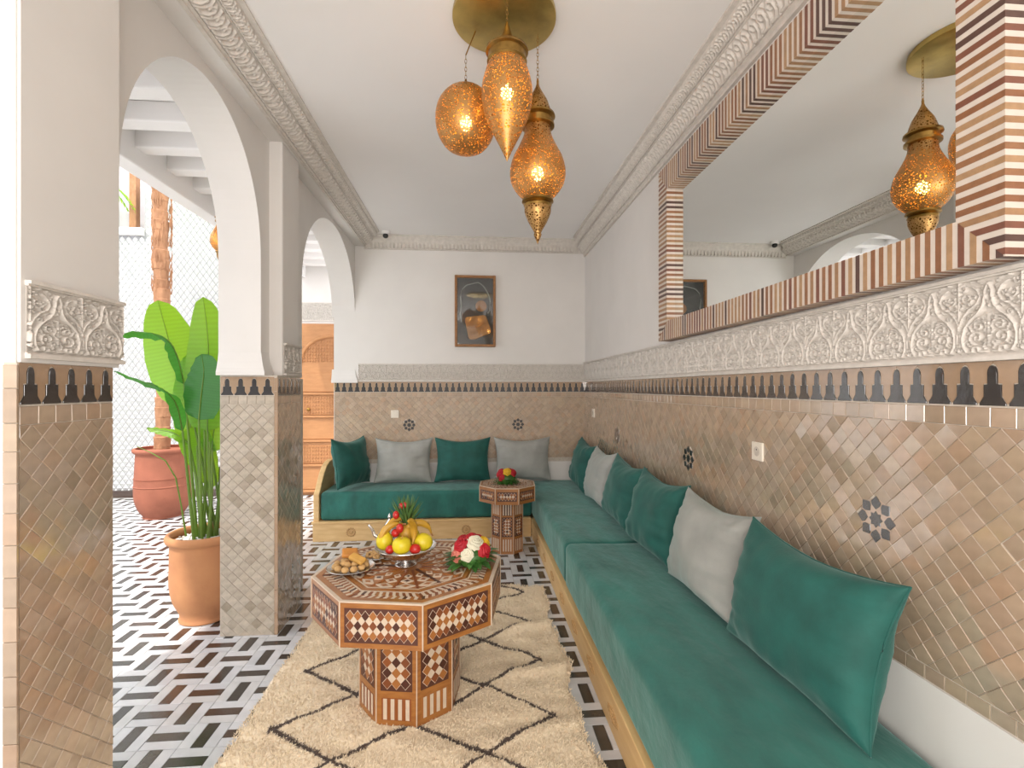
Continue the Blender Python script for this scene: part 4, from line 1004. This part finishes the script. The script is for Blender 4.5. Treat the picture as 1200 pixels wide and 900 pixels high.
leaf(pA, (-.06,.0,.5), None, [(-0.156,0.030,1.525),(-0.176,-0.030,1.735),(-0.218,-0.100,1.828),(-0.334,-0.160,1.847),(-0.417,-0.200,1.815)], .055, (.05,1,-.35), 'leaf_deep', .5)
leaf(pA, (-.05,-.05,.5), None, [(-0.106,-0.080,1.224),(-0.120,-0.120,1.395),(-0.178,-0.160,1.492),(-0.291,-0.180,1.539),(-0.436,-0.200,1.602)], .055, (.3,.75,-.5), 'leaf_deep', .2)
leaf(pA, (-.03,.07,.5), None, [(-0.140,0.060,1.127),(-0.232,0.060,1.196),(-0.323,0.060,1.219),(-0.403,0.050,1.232)], .035, (0,.6,.5), 'leaf', .4)
leaf(pA, (.05,.04,.5), None, [(-0.107,0.060,1.240),(-0.106,0.100,1.122),(-0.067,0.120,0.974),(-0.011,0.120,0.828)], .10, (1,.2,.4), 'leaf', .15)
leaf(pA, (.08,.06,.5), None, [(-0.018,0.100,1.063),(-0.015,0.140,1.292),(-0.003,0.160,1.585),(0.013,0.150,1.820)], .09, (1,.3,0), 'leaf', .12)
leaf(pA, (.0,.08,.5), None, [(-0.138,0.140,1.001),(-0.193,0.160,1.292),(-0.215,0.180,1.527),(-0.199,0.170,1.732)], .10, (1,.3,0), 'leaf', .15)
for i in range(8):
    a = random.uniform(0,6.28); r_ = random.uniform(.02,.10); bx, by = r_*math.cos(a), r_*math.sin(a)*.6
    tx, ty, tz = bx*1.6+random.uniform(-.02,.03), by*1.5, random.uniform(.95,1.4)
    MB().tube([(bx,by,.49),((bx+tx)/2+.01,(by+ty)/2,(.49+tz)/2),(tx,ty,tz)], [.011,.009,.005], 8).build('stem', M['stem'], pA, True)
MB().tube([(-0.085,-0.080,0.551),(-0.111,-0.090,0.762),(-0.136,-0.100,0.928),(-0.198,-0.100,1.037),(-0.290,-0.100,1.092),(-0.372,-0.100,1.131)], [.006,.005,.0045,.004,.003,.002], 6).build('dry_stem', M['stem'], pA, True)
pB = pot('potted_palm', (-3.60, 6.15, 0), 'tall palm trunk rising from a red clay jar in the courtyard',
   [(.0002,0),(.19,0),(.20,.02),(.25,.10),(.285,.22),(.29,.33),(.288,.36),(.295,.37),(.288,.38),(.286,.45),(.292,.46),(.284,.47),(.278,.6),(.272,.74),(.29,.75),(.305,.775),(.295,.80),(.27,.80),(.262,.76),(.0002,.74)], 'terracotta_red')
tp_ = []; z = .72
n = 34
V=[];F=[]
mbt = MB()
for k in range(n): 
    z0 = .70+k*.115; r0 = .078+.006*math.sin(k*1.7); cxx = -.02+.02*math.sin(k*.2)
    mbt.lathe([(r0*.98, z0),(r0*1.03, z0+.08),(r0*1.07, z0+.108),(r0*.97, z0+.117)], 14, Matrix.Translation((cxx,0,0)), a0=k*.35)
mbt.build('trunk', M['palm_bark'], pB, True)
fb = MB()
for k in range(170):
    a = random.uniform(0,6.28); z0 = random.uniform(2.6,3.9); r0 = .088; L2 = random.uniform(.12,.24)
    b0 = Vector((r0*math.cos(a)-.02, r0*math.sin(a), z0)); b1 = b0+Vector((math.cos(a+.4)*.012, math.sin(a+.4)*.012, L2*.6)); 
    fb.tube([tuple(b0), tuple(b0.lerp(b1,.5)+Vector((math.cos(a)*.008,math.sin(a)*.008,0))), tuple(b1)], [.008,.006,.002], 4)
tag(fb.build('bark_fibres', M['palm_bark'], pB), kind='stuff')
def frond(parent, p0, ang, Lf, droop, m_='leaf', nleaf=22, nm='frond'):
    mb = MB(); pts = []
    for i in range(12):
        t = i/11; pts.append(Vector(p0)+Vector((math.cos(ang)*Lf*t, math.sin(ang)*Lf*t, Lf*(.55*t-droop*t*t))))
    mb.tube([tuple(p) for p in pts], [.012*(1-t/13) for t in range(12)], 5)
    sd_ = Vector((-math.sin(ang), math.cos(ang), 0))
    for i in range(nleaf):
        t = (i+1)/(nleaf+1); k = t*11; a = pts[int(k)].lerp(pts[min(11,int(k)+1)], k-int(k)); l = Lf*.34*math.sin(math.pi*(t*.85+.1)); fw_ = Vector((math.cos(ang),math.sin(ang),0))
        for s_ in (1,-1):
            tip = a+sd_*s_*l*.8+fw_*l*.5-Vector((0,0,l*.35)); wv_ = fw_*.012
            o = len(mb.v); mb.v += [tuple(a-wv_), tuple(a+wv_), tuple(a.lerp(tip,.5)+wv_), tuple(tip), tuple(a.lerp(tip,.5)-wv_)]; mb.f.append((o,o+1,o+2,o+3,o+4))
    return mb.build(nm, M[m_], parent)
for i in range(12): frond(pB, (-.02,0,4.6), i*.55, 1.25, .75)
# plant and timber post above on the upper storey
up = thing('hanging_plant', (-5.12, 7.15, 4.30), 'bright green leafy plant hanging high over the courtyard wall', 'plant')
for i in range(9): frond(up, (0,0,.0), i*.7+.3, .5, 1.3, 'leaf', 12, 'leaf_spray')
po = MB().box(-.045,.045,-.045,.045,0,1.5).build('timber_post', M['palm_bark'], None, False, (-4.72, 7.40, 3.70)); tag(po, 'reddish brown timber post high on the upper storey ledge', 'post')
# ---- things on the coffee table
TX, TY, TZ = -.287, 2.415, .6462
def at_px(u, v, z=TZ):
    return None
# plate and pastries
PX, PY = -.560, 2.375
pl = tag(MB().lathe([(.0002,.004),(.05,.004),(.07,.006),(.098,.016),(.108,.020),(.110,.022),(.106,.024),(.096,.021),(.068,.012),(.0002,.010)], 40).build('plate', M['silver'], None, True, (PX,PY,TZ-.002)), 'round silver plate of pastries at the left of the coffee table', 'plate')
for i in range(17):
    if i < 11: r_ = .068; a = i*2*math.pi/11; zz_ = .030
    else: r_ = .030; a = (i-11)*2*math.pi/6+.3; zz_ = .040
    mb = MB().ball((0,0,0), .0175, .0175, .0145, 14, 9)
    mb.v = [tuple(Vector(p)*(1+.10*noise.noise(Vector(p)*70+Vector((i*3,0,0))))) for p in mb.v]
    tag(mb.build('pastry', M['pastry_cream'], None, True, (PX+r_*math.cos(a), PY+r_*math.sin(a), TZ+zz_-.004), (0,0,random.random()*6)), 'small round cream coloured pastry on the silver plate', 'pastry', 'round pastries on the plate')
lbs = [('orange filo pastry square leaning on top of the plate, rear', 'pastry_orange', (-.012,.03,.072), (.5,.1,.3), (.036,.026,.011)),
       ('yellow folded pastry lying on top of the plate, front right', 'pastry_yellow', (.035,-.025,.062), (.35,.25,-.5), (.040,.020,.010)),
       ('thin orange biscuit between the two folded pastries', 'pastry_orange', (.015,.004,.066), (.2,-.2,1.1), (.024,.018,.008))]
for lb, mk, p, r_, s_ in lbs:
    o = MB().box(-s_[0],s_[0],-s_[1],s_[1],-s_[2],s_[2]).build('pastry', M[mk], None, False, (PX+p[0],PY+p[1],TZ+p[2]), r_); bev(o, .008, 3); tag(o, lb, 'pastry')
# nuts dish behind
NX_, NY_ = -.470, 2.53
tag(MB().lathe([(.0002,.002),(.04,.002),(.065,.012),(.072,.018),(.069,.020),(.04,.010),(.0002,.008)], 32).build('dish', M['silver'], None, True, (NX_,NY_,TZ-.001)), 'small silver dish of nuts behind the pastry plate', 'dish')
nm_ = MB()
for i in range(60):
    a = random.uniform(0,6.28); r_ = .052*math.sqrt(random.random()); nm_.ball((r_*math.cos(a), r_*math.sin(a), .016+.018*(1-r_/.055)+random.uniform(0,.006)), .009,.007,.006,7,5)
tag(nm_.build('nuts', M['pastry_cream'], None, True, (NX_,NY_,TZ)), 'heap of pale nuts in the small silver dish', 'nuts', None, 'stuff')
# teapot
tpn = thing('teapot', (-.435, 2.70, TZ-.001), 'silver teapot with a tall pointed lid behind the fruit bowl', 'teapot')
MB().lathe(smoothprof([(.0002,0),(.038,0),(.034,.008),(.05,.03),(.062,.055),(.055,.085),(.034,.105),(.030,.11)],4), 32).build('body', M['silver'], tpn, True)
MB().lathe(smoothprof([(.032,.108),(.026,.125),(.012,.145),(.006,.155),(.010,.165),(.004,.178),(.0003,.185)],4), 24).build('lid', M['silver'], tpn, True)
MB().tube([(-.05,0,.05),(-.08,0,.07),(-.09,0,.10),(-.11,0,.125)], [.012,.009,.007,.006], 8).build('spout', M['silver'], tpn, True)
MB().tube([(.045,0,.09),(.08,0,.10),(.092,0,.07),(.08,0,.04),(.055,0,.035)], .005, 8).build('handle', M['silver'], tpn, True)
# fruit bowl
BX, BY = -.316, 2.445
bw_ = thing('fruit_bowl', (BX,BY,TZ-.001), 'wide silver footed bowl full of fruit in the middle of the coffee table', 'bowl')
MB().lathe(smoothprof([(.0002,.0),(.05,.0),(.046,.006),(.026,.014),(.03,.022),(.075,.036),(.115,.058),(.142,.082),(.147,.088),(.142,.089),(.112,.064),(.07,.044),(.0002,.032)],4), 48).build('bowl', M['silver'], bw_, True)
def fruit(name, m_, p, r_, label, cat, group=None, sc=(1,1,1), tip=0):
    mb = MB().ball((0,0,0), r_*sc[0], r_*sc[1], r_*sc[2], 18, 12)
    if tip: mb.v = [(x,y,z+tip*max(0,(z/(r_*sc[2])))**6) for x,y,z in mb.v]
    o = mb.build(name, M[m_], None, True, (BX+p[0],BY+p[1],TZ+p[2])); tag(o, label, cat, group); return o
ap_ = thing('apple', (BX-.008, BY-.085, TZ+.112), 'yellow apple at the front centre of the fruit bowl', 'apple')
mb = MB().lathe(smoothprof([(.0002,-.030),(.014,-.036),(.036,-.022),(.044,.002),(.038,.028),(.018,.038),(.0002,.028)],4),24); mb.build('flesh', M['lemon_yellow'], ap_, True); MB().tube([(0,0,.03),(.003,0,.048)], .0018, 5).build('stalk', M['door_wood'], ap_)
fruit('pear', 'lemon_yellow', (-.098,-.02,.118), .040, 'yellow pear at the left rim of the fruit bowl', 'pear', None, (1,1,1.1), .02)
fruit('lemon', 'lemon_yellow', (.085,-.030,.112), .043, 'big yellow lemon at the right of the fruit bowl', 'lemon', None, (1.1,.95,1), .0)
fruit('grapefruit', 'lemon_yellow', (.02,.07,.110), .042, 'yellow grapefruit at the back of the fruit bowl', 'grapefruit', None)
fruit('strawberry', 'fruit_red', (.055,-.09,.098), .024, 'red strawberry at the front right rim of the bowl', 'strawberry', None, (1.1,1,1))
fruit('strawberry', 'fruit_red', (-.062,-.088,.098), .021, 'red strawberry at the front left rim of the bowl', 'strawberry', None)
fruit('plum', 'fruit_red', (-.045,-.03,.158), .020, 'dark red plum above the left bananas', 'plum', None)
def banana(p, rot, label, L2=.072, rr=.0165):
    t = thing('banana', (BX+p[0],BY+p[1],TZ+p[2]), label, 'banana'); t.rotation_euler = rot
    pts = [(L2*math.sin(a), 0, L2*math.cos(a)-L2) for a in [(-1.15+2.3*i/12) for i in range(13)]]
    MB().tube(pts, [.004,.009,.014,rr,rr*1.05,rr*1.08,rr*1.08,rr*1.05,rr,.014,.009,.006,.005], 8).build('peel', M['banana_yellow'], t, True)
    e = Vector(pts[-1]); MB().tube([tuple(e), tuple(e+Vector((.012,0,-.012)))], .0045, 6).build('tip', M['door_wood'], t)
banana((-.088,-.030,.180), (0,-.75,.3), 'left banana curving over the rim of the fruit bowl')
banana((-.060,.005,.205), (0.1,-.55,.5), 'inner banana behind the left one')
banana((.044,-.052,.190), (0,1.2,1.25), 'upright banana at the right of the fruit crown')
banana((.070,.015,.192), (.1,.25,.35), 'banana arching over the lemon at the right')
# pineapple crown with red picks
pc = thing('pineapple', (BX+.0,BY+.02,TZ+.085), 'pineapple with a tall spiky green crown in the centre of the bowl', 'pineapple')
MB().lathe(smoothprof([(.0002,0),(.03,.0),(.042,.03),(.04,.07),(.022,.10),(.0002,.105)],3),20).build('flesh', M['banana_yellow'], pc, True)
for i in range(38):
    a = i*2.4; lv = i/38; ln = .055+.075*math.sin(math.pi*(.2+.6*lv)); z0 = .09+.045*lv; out = (1-lv)*.55+.06
    b0 = Vector((.012*math.cos(a), .012*math.sin(a), z0)); d = Vector((math.cos(a)*out, math.sin(a)*out, 1)).normalized(); s_ = Vector((-math.sin(a), math.cos(a), 0))
    t1 = b0+d*ln*.5; t2 = b0+d*ln+Vector((math.cos(a),math.sin(a),0))*ln*.22*(1-lv)
    MB().add([tuple(b0-s_*.007),tuple(b0+s_*.007),tuple(t1+s_*.006),tuple(t2),tuple(t1-s_*.006),tuple(b0+d*.002+Vector((math.cos(a),math.sin(a),0))*.003)], [(0,1,2,3,4),(0,4,3,2,1)]).build('crown_leaf', M['pine_green'], pc)
for (p, r_, lb) in (((-.022,-.045,.185),.018,'round red fruit pinned low on the pineapple crown'),((-.045,-.012,.240),.016,'red fruit pinned at the left of the pineapple crown'),((-.022,.008,.278),.013,'left red bud near the top of the pineapple crown'),((-.004,.008,.282),.013,'right red bud near the top of the pineapple crown')):
    t = thing('cherry_tomato', (BX+p[0],BY+p[1],TZ+p[2]), lb, 'tomato'); MB().ball((0,0,0), r_, r_, r_*1.25, 14, 10).build('flesh', M['fruit_red'], t, True); MB().tube([(0,0,r_*1.1),(0,.002,r_*1.6)], .0018, 5).build('stalk', M['pine_green'], t)
# bouquets
def rose(parent, p, r_, m_, d):
    d = Vector(d).normalized(); q_ = Vector((0,0,1)).rotation_difference(d).to_matrix().to_4x4(); mb = MB()
    ph = random.uniform(0, 6.28)
    def f(s_, t_):
        a = s_*2*math.pi; rho = t_
        lay = (rho*3.6+1.0*math.sin(2.5*a+ph+rho*4)*.18 - s_*2+4) % 1.0
        rr_ = r_*rho*(1+.07*math.cos(5*a+ph)*rho); z = r_*(.82*math.sqrt(max(0, 1-rho*rho*.96))-.15)-r_*.36*(1-lay)**1.5*(.35+.65*rho)
        return (rr_*math.cos(a), rr_*math.sin(a), z)
    mb.grid(f, 44, 30)
    mb.ball((0,0,-r_*.25), r_*.8, r_*.8, r_*.55, 14, 8)
    o = mb.build('rose', M[m_], parent, 'all'); o.matrix_local = Matrix.Translation(p) @ q_; return o
def bouquet(loc_, R_, label, roses, nleaf, name='bouquet'):
    t = thing(name, loc_, label, 'flowers')
    MB().ball((0,0,R_*.42), R_*.72, R_*.72, R_*.5, 16, 10).build('foliage_core', M['leaf_dark'], t, True)
    for (az, el, rr_, mk) in roses:
        d = Vector((math.cos(az)*math.cos(el), math.sin(az)*math.cos(el), math.sin(el))); o = rose(t, Vector((0,0,R_*.40))+d*R_*.72, rr_, mk, d)
        tag(o, {'rose_red':'red rose','rose_white':'cream rose','rose_pink':'pink rose','rose_yellow':'yellow rose'}[mk])
    for i in range(nleaf):
        a = random.uniform(0,6.28); el = random.uniform(-.35,.35) if i % 4 else random.uniform(.4,1.2); d = Vector((math.cos(a), math.sin(a), math.sin(el)*.6)).normalized(); b0 = Vector((0,0,R_*.30))+d*R_*.55; ln = R_*random.uniform(.45,.75); s_ = d.cross(Vector((0,0,1))).normalized()*ln*.24
        tip = b0+d*ln-Vector((0,0,ln*.30)); tip.z = max(tip.z, .004); b0.z = max(b0.z, .006); md = b0.lerp(tip,.5)+Vector((0,0,.006))
        MB().add([tuple(b0),tuple(md-s_),tuple(tip),tuple(md+s_),tuple(md-Vector((0,0,.002)))], [(0,1,4),(1,2,4),(2,3,4),(3,0,4)]).build('leaf', M['leaf_dark'], t)
W3 = -math.pi/2
bouquet((.004, 2.405, TZ), .118, 'round bouquet of red, cream and pink roses at the right of the coffee table', [(W3-1.0,.75,.040,'rose_red'),(W3+.35,1.0,.042,'rose_white'),(W3-.30,.30,.033,'rose_white'),(W3+.85,.45,.038,'rose_red'),(W3-1.05,.14,.034,'rose_pink'),(W3+1.5,.80,.036,'rose_yellow'),
   (W3-2.2,.85,.034,'rose_red'),(W3+2.6,.8,.032,'rose_red'),(W3-1.6,.35,.028,'rose_white'),(W3+3.1,.3,.03,'rose_pink'),(W3+2.2,.25,.028,'rose_red'),(W3+.1,1.5,.034,'rose_red')], 60)
bouquet((.330, 4.585, .6165), .115, 'small posy of red and yellow roses on the side table', [(W3,.95,.042,'rose_yellow'),(W3-1.1,.55,.044,'rose_red'),(W3+1.1,.75,.042,'rose_red'),(W3+2.6,.7,.04,'rose_red'),(W3-2.2,.7,.04,'rose_red'),(W3-.7,.2,.034,'rose_red')], 46)
